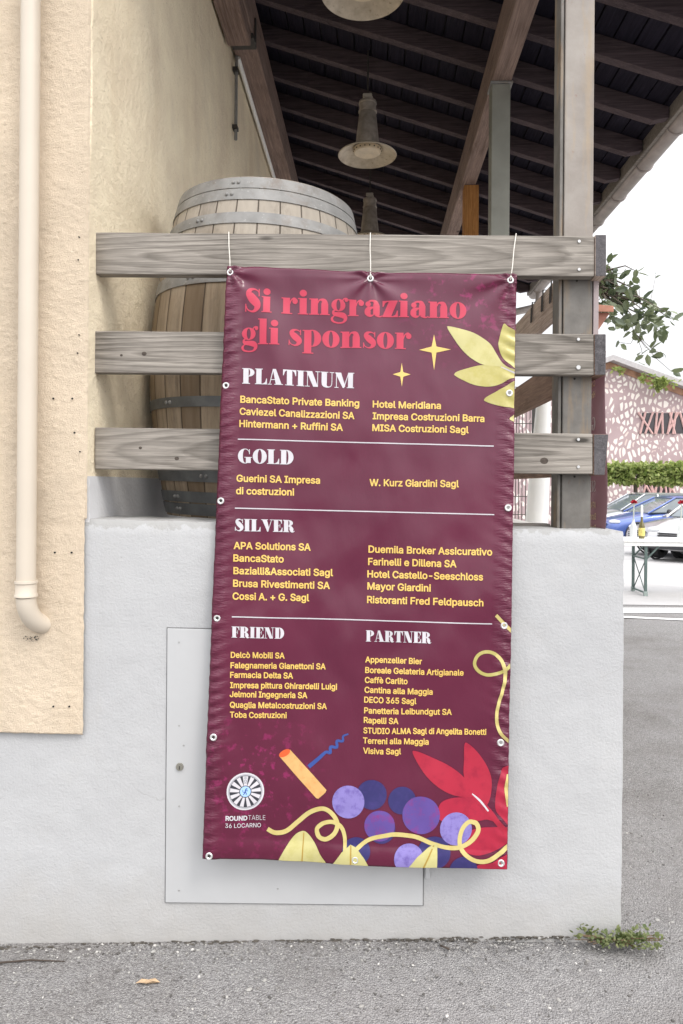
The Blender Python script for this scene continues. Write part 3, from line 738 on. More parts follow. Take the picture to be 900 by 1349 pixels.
for (z0, z1, m_) in ((1.290, 1.336, 0), (1.241, 1.286, 0), (1.142, 1.187, 0), (.905, .958, 0), (.43, .47, 1), (.142, .188, 1), (.06, .103, 1), (.010, .055, 1)):
    bm = bm_(); rr = lambda z: brad(z) + .0015
    pr_ = [(rr(z0) - .004, z0), (rr(z0) + .003, z0), (rr((z0 + z1) / 2) + .0035, (z0 + z1) / 2), (rr(z1) + .003, z1), (rr(z1) - .004, z1)]
    lathe(bm, pr_, n, close=True); hp = obj('hoop', bm, HD if m_ else M['galv'], barrel, smooth=30)
    a0 = R(-118) + rnd.uniform(-.5, .2)
    for k in range(2):
        a = a0 + k * .055; zz = (z0 + z1) / 2; q = Vector(((rr(zz) + .003) * math.cos(a), (rr(zz) + .003) * math.sin(a), zz))
        bm = bm_(); bmesh.ops.create_icosphere(bm, subdivisions=2, radius=.008, matrix=Matrix.Translation(q)); obj('rivet', bm, M['galv'], hp, smooth=True)
barrel.rotation_euler = (0, R(2.0), R(10)); barrel.location = (c0.x - .030, 3.16, zc_b - BH / 2)

# ------------------------------------------------------------------ the banner
def plane_from(pts):
    o = pts[0]; ex = (pts[1] - pts[0]); ez = (pts[3] - pts[0]); n = ex.cross(ez).normalized(); return o, ex, ez, n
BYT, BYB = 2.474, 2.362
TL, TR, BRc, BL = (299.5, 352), (680.5, 362), (668.5, 1146), (267.5, 1130)
c3 = [P(*TL, BYT), P(*TR, BYT), P(*BRc, BYB), P(*BL, BYB)]
o_b = (c3[0] + c3[1] + c3[2] + c3[3]) / 4
axx = ((c3[1] - c3[0]) + (c3[2] - c3[3])).normalized(); axz = ((c3[0] - c3[3]) + (c3[1] - c3[2])); axz = (axz - axx * axz.dot(axx)).normalized()
nb = axx.cross(axz).normalized()
if nb.y > 0: nb = -nb           # towards the camera
def toplane(u, v):
    r = ray(u, v); C = Vector((0, 0, CH)); t = (o_b - C).dot(nb) / r.dot(nb); p = C + r * t - o_b
    return Vector((p.dot(axx), p.dot(axz)))
cq = [toplane(*p) for p in (TL, TR, BRc, BL)]
eyel = {'t': [(304, 360), (488, 366), (672, 370)], 'l': [(299, 509), (292, 660), (287, 814), (283, 969), (277, 1125)], 'r': [(671, 518), (669, 669), (664, 824), (660, 979), (660, 1137)], 'b': [(468, 1131)]}
ey2 = [toplane(*p) for p in eyel['t']]
def st_of(x, z):
    t = (cq[0].y - z) / (cq[0].y - cq[3].y)
    xl_ = cq[0].x + (cq[3].x - cq[0].x) * t; xr_ = cq[1].x + (cq[2].x - cq[1].x) * t
    return (x - xl_) / (xr_ - xl_), t
def bz(x, z):
    """height of the vinyl above its mean plane: slack waves, tension creases, puckered hems"""
    s, t = st_of(x, z)
    h = .006 * math.sin(2 * PI * (1.15 * s + .35 * t) + .6) + .0045 * math.sin(2 * PI * (.55 * s - 1.3 * t) + 2.0)
    h += .0075 * mnoise.noise((s * 3.0, t * 5.0, .7)) + .0060 * mnoise.noise((s * 8 + t * 5, t * 9 - s * 4, 2.2)) + .0020 * mnoise.noise((s * 17 - t * 9, t * 20 + s * 6, 6.2))
    fadeb = max(0, 1 - t * 1.1)
    for e in ey2:
        dx, dz = x - e.x, e.y - z; rr = math.hypot(dx, dz) + .01; a = math.atan2(dx, abs(dz) + .001)
        h += .0058 * math.exp(-rr / .24) * min(1, rr / .03) * math.cos(a * 7 + e.x * 9)
    # diagonal folds coming off the top corners
    h += .0075 * math.exp(-((s - .10 - t * .55) ** 2) / .0016) * math.exp(-t * 4)
    h += .0075 * math.exp(-((s - .475 + .03 * math.sin(t * 9)) ** 2) / .0009) * math.exp(-t * 6)
    h += .0065 * math.exp(-((1 - s) - .04 - t * .5) ** 2 / .0018) * math.exp(-t * 4) + .0065 * math.exp(-((s - .02 - (t - .75) * .25) ** 2) / .002) * math.exp(-((t - .85) ** 2) / .01)
    wl = math.exp(-max(0, s - .02) / .022); wr = math.exp(-max(0, .98 - s) / .022)
    L_ = (cq[0].y - cq[3].y)
    am = .55 + .9 * max(0, mnoise.noise((0, t * 9, 5.5)) + .3)
    h += .0030 * wl * am * math.sin(2 * PI * (t * L_ / .042 + s * 9) + 3 * mnoise.noise((0, t * 8, 1)))
    h += .0026 * wr * am * math.sin(2 * PI * (t * L_ / .047 - s * 11) + 3 * mnoise.noise((3, t * 8, 1)))
    if s < .06: h += .0075 * math.cos((s - .03) / .03 * PI / 2)
    if t > .965: h += .004 * math.sin((t - .965) / .035 * PI)
    return h
def b3(x, z, off=0): return o_b + axx * x + axz * z + nb * (bz(x, z) + off)
banner = thing('sponsor_banner', 'tall burgundy vinyl sponsor banner with yellow names, tied to the top plank', 'banner', b3(0, cq[3].y))
bm = bm_(); uvl = bm.loops.layers.uv.new('UVMap'); NX, NZ = 170, 340; G = []
for i in range(NX + 1):
    c = []
    for j in range(NZ + 1):
        s, t = i / NX, j / NZ
        a = cq[0].lerp(cq[1], s); b = cq[3].lerp(cq[2], s); p = a.lerp(b, t)
        ex = 0
        if i == 0: ex = -.0015 * mnoise.noise((0, t * 30, 0)) - .003 * math.sin(t * 3.1)
        if i == NX: ex = .0015 * mnoise.noise((2, t * 30, 0))
        c.append(bm.verts.new(b3(p.x + ex, p.y)))
    G.append(c)
for i in range(NX):
    for j in range(NZ):
        f = bm.faces.new((G[i][j], G[i][j + 1], G[i + 1][j + 1], G[i + 1][j]))
        for lp, (ii, jj) in zip(f.loops, ((i, j), (i, j + 1), (i + 1, j + 1), (i + 1, j))): lp[uvl].uv = (ii / NX, jj / NZ)
sheet_o = obj('vinyl_sheet', bm, M['banner'], banner, smooth=True)
so_ = sheet_o.modifiers.new('thick', 'SOLIDIFY'); so_.thickness = .0008; so_.offset = -1 if sheet_o.data.polygons[0].normal.dot(nb) > 0 else 1

LAY = [0]
def gridcut(bm, st_):
    for ax in (0, 2):
        lo = min(v.co[ax] for v in bm.verts); hi = max(v.co[ax] for v in bm.verts); k = math.ceil(lo / st_) * st_
        while k < hi:
            pc_ = [0, 0, 0]; pn_ = [0, 0, 0]; pc_[ax] = k; pn_[ax] = 1
            bmesh.ops.bisect_plane(bm, geom=bm.verts[:] + bm.edges[:] + bm.faces[:], plane_co=pc_, plane_no=pn_); k += st_
BB_ = {}
def art(name, polys, mat, parent=None, grid=True, label=None, layer=None):
    """polys: closed outlines or triangle lists, in photo pixels on the banner's plane; clipped to the sheet and laid on its surface"""
    bm = bm_()
    for k, pts in enumerate(polys):
        q = [toplane(*p) for p in pts]
        vv = [bm.verts.new((p.x, 0, p.y)) for p in q]
        if len(vv) == 3 or len(vv) == 4: tri = [tuple(range(len(vv)))]
        else: tri = tessellate_polygon([[Vector((p.x, p.y, 0)) for p in q]])
        for t in tri:
            try: bm.faces.new([vv[i] for i in t])
            except ValueError: pass
    if grid:
        cl = [(cq[3], cq[2]), (cq[2], cq[1]), (cq[1], cq[0]), (cq[0], cq[3])]
        for a, b in cl:
            dd = (b - a).normalized(); nn = Vector((dd.y, -dd.x))
            g_ = bm.verts[:] + bm.edges[:] + bm.faces[:]
            ins = a - nn * .0015
            bmesh.ops.bisect_plane(bm, geom=g_, plane_co=(ins.x, 0, ins.y), plane_no=(nn.x, 0, nn.y), clear_outer=True)
        if bm.verts:
            gridcut(bm, .009)
    if layer is None: LAY[0] += 1; layer = LAY[0]
    off = .0010 + .00012 * layer
    for v in bm.verts: v.co = b3(v.co.x, v.co.z, off)
    for f in bm.faces:
        f.normal_update()
        if f.normal.dot(nb) < 0: f.normal_flip()
    o = obj(name, bm, mat, parent if parent is not None else banner, recalc=False, smooth=True)
    if label: o['label'] = label
    return o
def spl(pts, n=8, closed=True):
    P_ = [Vector(p) for p in pts]; out = []; m = len(P_)
    for i in range(m if closed else m - 1):
        p0 = P_[(i - 1) % m] if closed else P_[max(i - 1, 0)]; p1 = P_[i]; p2 = P_[(i + 1) % m]; p3 = P_[(i + 2) % m] if closed else P_[min(i + 2, m - 1)]
        for k in range(n):
            t = k / n; out.append(.5 * ((2 * p1) + (p2 - p0) * t + (2 * p0 - 5 * p1 + 4 * p2 - p3) * t * t + (3 * p1 - p0 - 3 * p2 + p3) * t ** 3))
    if not closed: out.append(P_[-1])
    return out
def ribbon(pts, n=8):
    """(x, y, width) -> quads"""
    c = spl(pts, n, False); L = []
    for i, p in enumerate(c):
        a = c[max(i - 1, 0)]; b = c[min(i + 1, len(c) - 1)]; d = Vector((b.x - a.x, b.y - a.y)); d = d.normalized() if d.length > 0 else Vector((1, 0)); nn = Vector((-d.y, d.x)) * (p.z / 2)
        L.append(((p.x + nn.x, p.y + nn.y), (p.x - nn.x, p.y - nn.y)))
    return [[L[i][0], L[i + 1][0], L[i + 1][1], L[i][1]] for i in range(len(L) - 1)]
def z3(pts, ox, oy, k): return [(ox + x / k, oy + y / k) for (x, y) in pts]
def ell(cx, cy, rx, ry=None, n=40): ry = ry or rx; return [(cx + rx * math.cos(2 * PI * i / n), cy + ry * math.sin(2 * PI * i / n)) for i in range(n)]

# -- fat-face display letters
def gR(x0, y0, x1, y1): return [[(x0, y0), (x1, y0), (x1, y1), (x0, y1)]]
def gP(*p): return [list(p)]
def gE(cx, cy, rx, ry): return [ell(cx, cy, rx, ry, 22)]
def gRing(cx, cy, rx, ry, ix, iy, a0=0, a1=360, n=28):
    o = []
    for k in range(n):
        a, b = R(a0 + (a1 - a0) * k / n), R(a0 + (a1 - a0) * (k + 1) / n)
        o.append([(cx + rx * math.cos(a), cy + ry * math.sin(a)), (cx + rx * math.cos(b), cy + ry * math.sin(b)), (cx + ix * math.cos(b), cy + iy * math.sin(b)), (cx + ix * math.cos(a), cy + iy * math.sin(a))])
    return o
def gS(*p): return ribbon(p, 6)
def sca(g, sx, sy): return [[(x * sx, y * sy) for (x, y) in q] for q in g]
STEM = gR(.08, 0, .42, 1); SB = gR(0, 0, .52, .045); STp = gR(0, .955, .5, 1)
S_ = gS((.665, .70, .03), (.62, .87, .05), (.45, .96, .08), (.27, .92, .17), (.22, .77, .28), (.36, .57, .37), (.54, .38, .35), (.58, .21, .26), (.47, .06, .14), (.32, .03, .07), (.15, .12, .05), (.08, .3, .03)) + gR(.63, .66, .68, .98) + gR(.05, .02, .10, .34)
FAT = {
 'P': (STEM + SB + gR(0, .955, .43, 1) + gRing(.42, .735, .38, .265, .10, .222, -90, 90), .84),
 'L': (STEM + STp + gR(0, 0, .78, .045) + gP((.78, 0), (.78, .38), (.74, .38), (.66, .14), (.5, .04)), .82),
 'A': (gP((.34, 1), (.54, 1), (.92, .02), (.54, .02)) + gP((.34, 1), (.40, .98), (.155, .02), (.11, .02)) + gR(0, 0, .27, .045) + gR(.44, 0, 1.0, .045) + gR(.2, .3, .6, .345), 1.0),
 'T': (gR(.25, 0, .59, 1) + gR(.15, 0, .69, .045) + gR(0, .955, .84, 1) + gP((0, 1), (0, .62), (.04, .62), (.12, .86), (.26, .96)) + gP((.84, 1), (.84, .62), (.80, .62), (.72, .86), (.58, .96)), .88),
 'I': (STEM + gR(0, 0, .5, .045) + STp, .55),
 'N': (gR(.12, 0, .165, 1) + gR(0, 0, .29, .045) + gR(0, .955, .3, 1) + gP((.06, 1), (.44, 1), (.825, .0), (.78, .0), (.52, .0)) + gR(.78, 0, .825, 1) + gR(.66, .955, .95, 1), .98),
 'U': (gS((.25, 1, .34), (.25, .32, .34), (.29, .15, .29), (.41, .04, .12), (.56, .025, .055), (.69, .10, .05), (.745, .3, .045), (.745, 1, .045)) + STp + gR(.60, .955, .89, 1), .92),
 'M': (gR(.1, 0, .145, 1) + gR(0, 0, .26, .045) + gP((.03, 1), (.42, 1), (.70, .12), (.62, 0), (.54, 0)) + gP((.57, .0), (.64, .03), (.95, 1), (.90, 1)) + gR(.88, 0, 1.2, 1) + gR(.8, 0, 1.28, .045) + gR(.88, .955, 1.28, 1), 1.32),
 'G': (gRing(.46, .5, .46, .51, .14, .465, 88, 272) + gS((.46, .988, .045), (.60, .96, .05), (.71, .84, .04), (.76, .68, .03)) + gR(.73, .64, .78, .98) + gR(.52, .03, .84, .42) + gR(.42, .4, .93, .44) + gS((.46, .012, .045), (.57, .03, .05), (.66, .1, .06)), .97),
 'O': (gRing(.46, .5, .46, .51, .135, .465), .95),
 'D': (STEM + gR(0, 0, .45, .045) + gR(0, .955, .45, 1) + gRing(.44, .5, .45, .5, .12, .455, -90, 90), .93),
 'S': (S_, .77),
 'V': (gP((.08, 1), (.46, 1), (.64, .3), (.58, 0), (.5, 0)) + gP((.53, .0), (.58, .03), (.87, 1), (.82, 1)) + gR(0, .955, .56, 1) + gR(.70, .955, .97, 1), .95),
 'E': (STEM + gR(0, 0, .76, .045) + gR(0, .955, .72, 1) + gP((.72, 1), (.72, .68), (.68, .68), (.6, .88), (.45, .96)) + gP((.76, 0), (.76, .36), (.72, .36), (.64, .13), (.48, .04)) + gR(.4, .48, .56, .52) + gR(.54, .34, .575, .66), .80),
 'F': (STEM + SB + gR(0, .955, .72, 1) + gP((.72, 1), (.72, .66), (.68, .66), (.6, .88), (.45, .96)) + gR(.4, .47, .56, .51) + gR(.54, .32, .575, .66), .76),
 'R': (STEM + gR(0, 0, .5, .045) + gR(0, .955, .43, 1) + gRing(.42, .745, .37, .255, .10, .212, -90, 90) + gS((.44, .49, .05), (.60, .43, .18), (.67, .25, .32), (.73, .08, .24), (.85, .03, .06), (.93, .11, .03)), .95),
 'i': (gR(.07, 0, .37, .68) + gR(0, 0, .44, .045) + gR(0, .635, .2, .68) + gE(.22, .88, .155, .14), .48),
 'l': (gR(.07, 0, .37, 1.05) + gR(0, 0, .44, .045) + gR(0, 1.005, .2, 1.05), .48),
 'r': (gR(.07, 0, .36, .68) + gR(0, 0, .46, .045) + gR(0, .635, .2, .68) + gS((.35, .42, .04), (.41, .58, .05), (.52, .66, .07), (.60, .63, .07)) + gE(.575, .54, .115, .12), .70),
 'n': (gR(.07, 0, .37, .68) + gR(0, 0, .43, .045) + gR(0, .635, .2, .68) + gR(.51, 0, .81, .44) + gR(.46, 0, .88, .045) + gS((.36, .48, .04), (.43, .61, .06), (.53, .63, .11), (.63, .57, .23), (.66, .42, .30)), .91),
 'o': (gRing(.36, .34, .36, .355, .085, .315), .76),
 's': (sca(S_, .80, .69), .61),
 'p': (gR(.07, -.3, .37, .68) + gR(0, -.3, .46, -.255) + gR(0, .635, .2, .68) + gRing(.40, .34, .38, .352, .09, .312, -105, 105), .82),
 'a': (gR(.38, .08, .66, .48) + gS((.16, .52, .05), (.23, .63, .08), (.37, .66, .09), (.48, .60, .20), (.52, .45, .28)) + gE(.165, .51, .115, .115) + gS((.5, .40, .04), (.33, .37, .09), (.18, .29, .22), (.155, .15, .27), (.25, .04, .13), (.37, .06, .05), (.42, .14, .04)) + gS((.54, .12, .26), (.62, .03, .10), (.71, .02, .05), (.78, .07, .03)), .78),
 'z': (gR(0, .63, .64, .68) + gR(0, 0, .66, .05) + gP((.27, .65), (.64, .65), (.37, .03), (0, .03)) + gP((0, .68), (0, .43), (.04, .43), (.11, .58), (.22, .64)) + gP((.66, 0), (.66, .27), (.62, .27), (.55, .1), (.43, .04)), .69),
 'g': (gRing(.33, .43, .30, .255, .085, .215) + gS((.5, .58, .05), (.55, .68, .05), (.64, .72, .06)) + gE(.665, .655, .075, .085) + gS((.2, .24, .05), (.12, .16, .10), (.16, .07, .16), (.35, .05, .20), (.55, .01, .23), (.63, -.11, .16), (.54, -.25, .08), (.34, -.29, .06), (.13, -.25, .08), (.06, -.15, .11), (.12, -.04, .05), (.22, .01, .04)), .73),
}
def fat_polys(txt, x0, y0, x1, y1, cap, track=.0):
    pen = 0; items = []
    for ch in txt:
        if ch == ' ': pen += .30; continue
        g, adv = FAT[ch]; items.append((pen, g)); pen += adv + track
    tot = pen - track - .01; k = (x1 - x0) / tot; dy = (y1 - y0) / (x1 - x0); out = []
    for (px, g) in items:
        for q in g:
            out.append([(x0 + (px + x) * k + y * cap * dy * .4, y0 + (px + x) * k * dy - y * cap) for (x, y) in q])
    return out
def fatline(name, txt, x0, y0, x1, y1, cap, mat, parent=None, sub=True):
    bm = bm_(); allp = fat_polys(txt, x0, y0, x1, y1, cap)
    for k, pts in enumerate(allp):
        q = [toplane(*p) for p in pts]; off = .0014 + (k % 23) * .000012
        vv = [bm.verts.new((p.x, off, p.y)) for p in q]
        for t in ([tuple(range(len(vv)))] if len(vv) == 4 else tessellate_polygon([[Vector((p.x, p.y, 0)) for p in q]])): bm.faces.new([vv[i] for i in t])
    gridcut(bm, .009)
    for v in bm.verts: v.co = b3(v.co.x, v.co.z, v.co.y)
    for f in bm.faces:
        f.normal_update()
        if f.normal.dot(nb) < 0: f.normal_flip()
    return obj(name, bm, mat, parent if parent is not None else banner, recalc=False)
# -- sans lettering from Blender's own font
GLYPHS = {'&':(447,[[197,-7,150,-2,110,12,78,34,54,62,39,96,34,133,37,163,47,189,63,213,85,235,111,256,140,279,216,335,237,352,255,375,260,389,262,405,258,427,245,445,226,457,201,461,184,459,168,453,155,444,145,431,139,416,137,399,139,380,145,363,155,346,169,327,185,307,204,284,438,0,364,0,171,231,121,293,102,319,87,344,78,370,75,398,79,430,91,458,109,481,134,499,165,510,200,513,235,510,266,499,290,482,308,459,320,433,324,404,322,382,315,362,305,342,291,325,275,308,256,293,154,217,128,195,110,174,100,154,97,131,100,108,109,87,124,70,143,57,166,49,193,46,223,50,251,59,278,75,301,95,321,121,336,151,346,186,349,224,408,224,405,180,397,144,385,115,371,92,357,75,345,62,333,47,305,23,271,7,234,-3]]),
'+':(453,[[198,34,198,364,255,364,255,34],[61,172,61,226,391,226,391,172]]),
'-':(453,[[337,244,337,188,114,188,114,244]]),
'.':(187,[[95,-4,78,-1,63,9,53,24,50,41,53,59,63,73,78,83,95,87,113,83,128,73,138,59,141,41,138,24,128,9,113,-1]]),
'3':(453,[[218,-7,173,-3,133,10,98,30,70,57,52,91,44,132,109,132,115,107,126,87,144,71,165,59,191,52,219,50,248,53,275,61,297,74,315,93,325,116,329,145,326,172,316,196,299,217,275,234,242,244,201,248,157,248,157,299,288,448,288,452,70,452,70,509,372,509,372,461,211,278,211,289,264,288,308,276,344,253,371,222,387,186,393,145,387,103,370,66,344,36,309,12,266,-2]]),
'5':(453,[[221,-7,178,-2,140,11,108,32,83,60,66,93,60,130,122,130,127,108,138,89,154,73,173,60,196,52,221,50,250,53,276,64,298,82,314,104,324,131,328,162,324,193,314,221,297,244,275,262,248,273,218,277,192,275,167,268,145,258,128,246,67,253,96,509,366,509,366,452,151,452,134,301,136,301,155,315,178,325,203,331,229,334,263,330,294,321,321,306,345,285,364,260,379,231,388,199,391,163,385,117,369,76,343,41,309,15,268,-1]]),
'6':(453,[[226,-7,182,-1,142,15,109,40,84,74,69,115,64,162,68,199,80,239,102,285,137,340,252,509,322,509,151,261,145,261,154,275,165,288,179,299,196,307,214,312,235,314,278,309,316,295,346,271,370,240,384,201,389,157,384,112,368,73,343,39,310,14,271,-2],[226,48,254,52,279,63,299,79,314,101,324,128,327,157,324,187,314,213,299,235,279,251,254,262,226,265,198,262,174,252,153,235,138,214,128,188,125,158,128,128,138,102,153,79,174,63,198,52]]),
'A':(479,[[16,0,201,509,276,509,463,0,395,0,287,302,276,334,264,372,250,420,232,478,245,478,228,419,213,371,201,333,191,302,85,0],[110,142,110,199,370,199,370,142]]),
'B':(456,[[60,0,60,509,241,509,289,504,329,491,359,469,381,442,394,410,398,374,395,344,387,320,373,301,356,286,336,275,315,267,315,262,339,257,363,245,385,227,402,203,414,173,418,136,413,100,400,67,377,39,344,18,301,4,247,0],[125,57,245,57,296,63,330,80,349,105,355,137,352,161,342,184,327,203,306,218,279,228,248,231,125,231],[125,285,238,285,265,288,288,296,308,309,323,326,333,348,336,372,330,403,313,429,283,446,240,452,125,452]]),
'C':(510,[[267,-7,235,-5,205,1,177,11,150,25,126,42,104,63,86,88,70,115,57,146,48,179,42,215,40,254,42,293,48,329,57,362,70,393,86,421,104,445,126,466,150,484,177,498,205,508,235,514,267,516,305,513,340,504,373,490,402,471,427,447,448,418,463,385,473,348,408,348,401,373,389,395,375,413,357,428,337,440,315,449,292,454,267,456,223,450,184,432,150,403,125,364,109,314,103,254,109,194,125,145,151,105,184,76,223,59,267,53,292,55,315,60,337,69,357,81,375,96,389,114,401,136,408,160,473,160,463,124,448,91,428,62,402,38,373,19,341,5,305,-4]]),
'D':(502,[[219,0,96,0,96,57,215,57,272,63,318,81,354,110,379,149,394,198,399,255,394,312,379,361,354,399,320,428,275,446,221,452,93,452,93,509,225,509,261,507,294,501,325,492,353,478,399,441,433,391,446,361,455,329,460,293,462,255,460,217,455,181,446,149,433,119,417,92,398,68,376,48,351,31,322,17,291,8,256,2],[125,509,125,0,60,0,60,509]]),
'E':(418,[[60,0,60,509,372,509,372,452,125,452,125,286,355,286,355,229,125,229,125,57,375,57,375,0]]),
'F':(410,[[60,0,60,509,369,509,369,452,125,452,125,278,346,278,346,221,125,221,125,0]]),
'G':(520,[[269,-7,236,-5,205,1,176,11,149,25,125,43,104,64,85,88,69,116,57,146,47,179,42,215,40,254,42,293,47,329,57,362,69,393,85,421,103,445,125,466,149,484,175,498,203,508,233,514,265,516,304,513,340,504,374,489,403,469,429,445,449,416,465,384,474,349,408,349,399,372,387,393,373,411,356,427,337,439,315,448,291,454,265,456,222,450,183,432,150,404,125,364,109,314,103,254,109,194,125,145,151,105,184,76,224,59,269,53,309,57,345,71,374,93,396,123,410,160,415,202,434,199,283,199,283,256,478,256,478,200,471,141,451,91,419,50,377,19,326,0]]),
'H':(517,[[60,0,60,509,125,509,125,289,392,289,392,509,457,509,457,0,392,0,392,232,125,232,125,0]]),
'I':(300,[[31,0,31,57,118,57,118,452,31,452,31,509,269,509,269,452,183,452,183,57,269,57,269,0]]),
'J':(396,[[185,-7,124,3,75,33,57,55,44,81,36,111,33,145,33,173,98,173,98,145,104,104,122,74,149,56,185,50,220,56,248,74,266,104,272,145,272,509,336,509,336,145,334,111,326,81,313,55,294,33,246,3]]),
'K':(466,[[104,145,104,216,122,239,139,261,157,282,174,303,193,324,212,344,364,509,448,509,231,276,228,276],[60,0,60,509,125,509,125,334,124,225,125,193,125,0],[372,0,188,259,228,309,449,0]]),
'L':(393,[[60,0,60,509,125,509,125,57,361,57,361,0]]),
'M':(628,[[60,0,60,509,152,509,277,187,287,159,299,123,311,84,322,49,307,49,318,83,330,121,342,158,352,187,476,509,568,509,568,0,504,0,504,291,504,327,505,369,506,413,507,457,513,457,505,433,498,409,482,363,467,322,456,291,342,0,286,0,170,291,159,321,145,361,129,408,112,457,119,457,120,416,121,372,122,328,122,291,122,0]]),
'N':(523,[[60,0,60,509,136,509,343,183,352,169,363,151,375,130,388,107,401,82,414,55,405,54,402,81,401,108,400,134,399,157,399,195,399,509,463,509,463,0,387,0,202,290,177,331,164,354,148,381,108,452,119,454,122,384,124,328,125,291,125,0]]),
'O':(533,[[267,-7,235,-5,205,1,177,11,150,25,126,42,105,63,86,88,70,115,57,146,48,179,42,215,40,254,42,293,48,329,57,362,70,393,86,421,105,445,126,466,150,484,177,498,205,508,235,514,267,516,299,514,329,508,357,498,384,484,408,466,429,445,448,421,464,393,477,362,486,329,491,293,493,254,491,215,486,179,477,146,464,115,448,88,429,63,408,42,384,25,357,11,329,1,299,-5],[267,53,310,59,349,76,383,105,408,144,425,194,430,254,425,314,408,365,383,404,349,433,310,450,267,456,223,450,184,433,151,404,125,364,109,314,103,254,109,194,125,144,151,105,184,76,223,59]]),
'P':(444,[[60,0,60,509,235,509,289,503,332,487,366,462,390,430,404,391,409,348,404,304,390,265,366,233,332,207,289,191,235,186,109,186,109,242,233,242,269,246,297,256,318,272,333,294,342,319,344,348,342,376,333,402,318,423,297,439,268,449,232,452,125,452,125,0]]),
'Q':(533,[[245,159,313,159,369,85,384,65,468,-48,401,-48,346,27,331,46],[267,-7,235,-5,205,1,177,11,150,25,126,42,105,63,86,88,70,115,57,146,48,179,42,215,40,254,42,293,48,329,57,362,70,393,86,421,105,445,126,466,150,484,177,498,205,508,235,514,267,516,299,514,329,508,357,498,384,484,408,466,429,445,448,421,464,393,477,362,486,329,491,293,493,254,491,215,486,179,477,146,464,115,448,88,429,63,408,42,384,25,357,11,329,1,299,-5],[267,53,310,59,349,76,383,105,408,144,425,194,430,254,425,314,408,365,383,404,349,433,310,450,267,456,223,450,184,433,151,404,125,364,109,314,103,254,109,194,125,144,151,105,184,76,223,59]]),
'R':(449,[[60,0,60,509,236,509,290,504,333,489,367,465,390,433,405,395,409,352,405,309,390,271,367,240,333,217,289,203,236,198,96,198,96,255,234,255,269,258,298,267,319,281,334,300,342,324,345,352,342,380,334,405,319,425,298,440,269,449,233,452,125,452,125,0],[353,0,230,229,303,229,428,0]]),
'S':(446,[[224,-9,172,-4,128,9,91,31,64,60,46,96,38,137,104,137,110,110,123,88,142,71,166,59,194,52,224,49,257,52,286,60,311,74,329,92,341,114,346,139,342,161,332,179,316,193,296,205,272,214,245,222,184,239,128,260,86,289,60,326,52,372,58,413,75,448,102,476,138,498,180,511,227,516,275,511,316,498,351,476,377,449,394,415,401,378,337,378,326,412,302,437,267,453,225,459,194,456,167,448,145,435,129,418,118,398,115,376,119,352,131,334,148,319,169,308,191,300,212,293,264,279,287,272,312,264,336,252,359,238,379,220,395,198,405,171,408,139,403,99,386,64,360,34,323,11,278,-4]]),
'T':(448,[[32,452,32,509,417,509,417,452,257,452,257,0,193,0,193,452]]),
'U':(517,[[259,-8,203,-2,154,15,114,43,85,80,66,124,60,173,60,509,124,509,124,178,128,144,141,113,160,87,187,68,220,56,259,52,298,56,331,68,357,87,377,113,389,144,393,178,393,509,457,509,457,173,451,124,433,80,403,43,363,15,315,-2]]),
'V':(479,[[204,0,16,509,84,509,192,206,203,176,215,137,230,89,248,31,235,31,252,90,267,138,279,176,290,206,395,509,463,509,278,0]]),
'W':(686,[[155,0,16,509,82,509,163,196,170,171,175,145,187,94,192,67,197,40,189,40,194,67,200,94,205,120,211,145,224,196,306,509,380,509,462,196,468,171,474,145,486,94,492,67,497,40,488,40,493,67,499,94,504,120,510,145,523,196,603,509,670,509,530,0,455,0,368,323,359,356,351,391,344,431,336,475,350,475,342,433,335,395,327,359,318,323,230,0]]),
'a':(389,[[160,-9,126,-5,94,5,68,22,48,45,35,73,30,108,34,138,43,161,58,179,78,193,100,203,125,211,152,216,178,220,234,227,252,230,265,235,276,255,276,257,273,279,267,297,256,311,240,322,220,329,196,331,171,329,149,322,132,313,118,301,107,288,100,274,41,291,57,322,79,346,104,364,133,375,163,382,194,384,215,383,239,379,263,372,286,360,306,343,322,320,333,290,337,251,337,0,277,0,277,52,272,52,264,38,252,25,236,12,215,1,190,-6],[170,45,202,49,228,59,248,74,263,93,272,115,276,138,276,190,259,182,231,176,200,171,175,168,154,164,134,159,117,150,103,139,95,124,92,105,94,87,102,72,114,61,130,52,149,47]]),
'b':(424,[[229,-8,198,-5,172,4,153,17,138,31,127,46,118,59,112,59,112,0,53,0,53,509,114,509,114,319,118,319,127,331,137,346,152,360,171,373,197,381,229,384,274,378,313,361,345,332,370,293,385,245,390,189,385,133,370,84,346,45,313,16,274,-2],[220,47,253,51,279,66,301,88,316,117,325,151,328,189,325,227,316,261,301,290,280,311,253,325,220,330,188,325,161,312,140,291,125,263,116,229,113,189,116,150,125,115,140,86,162,65,188,51]]),
'c':(395,[[207,-8,159,-2,117,16,82,46,56,85,40,133,34,187,40,243,56,291,82,330,117,360,159,378,207,384,234,383,260,377,284,368,305,356,324,341,340,322,353,301,362,277,303,262,298,276,290,289,270,311,257,319,242,325,226,329,207,330,173,325,145,310,124,287,108,258,99,224,96,187,99,151,108,117,124,89,145,66,173,51,207,46,226,48,243,52,258,58,271,66,282,76,292,89,299,102,304,117,363,102,354,78,341,56,325,37,306,21,285,9,261,-1,235,-6]]),
'd':(424,[[195,-8,151,-2,111,16,79,45,55,84,39,133,34,189,39,245,55,293,79,332,112,361,151,378,196,384,228,381,253,373,272,360,287,346,298,331,306,319,311,319,311,509,372,509,372,0,313,0,313,59,307,59,298,46,287,31,272,17,252,4,227,-5],[205,47,236,51,263,65,284,86,299,115,309,150,312,189,309,229,300,263,284,291,263,312,237,325,205,330,172,325,145,311,124,290,108,261,99,227,96,189,99,151,109,117,124,88,145,66,172,51]]),
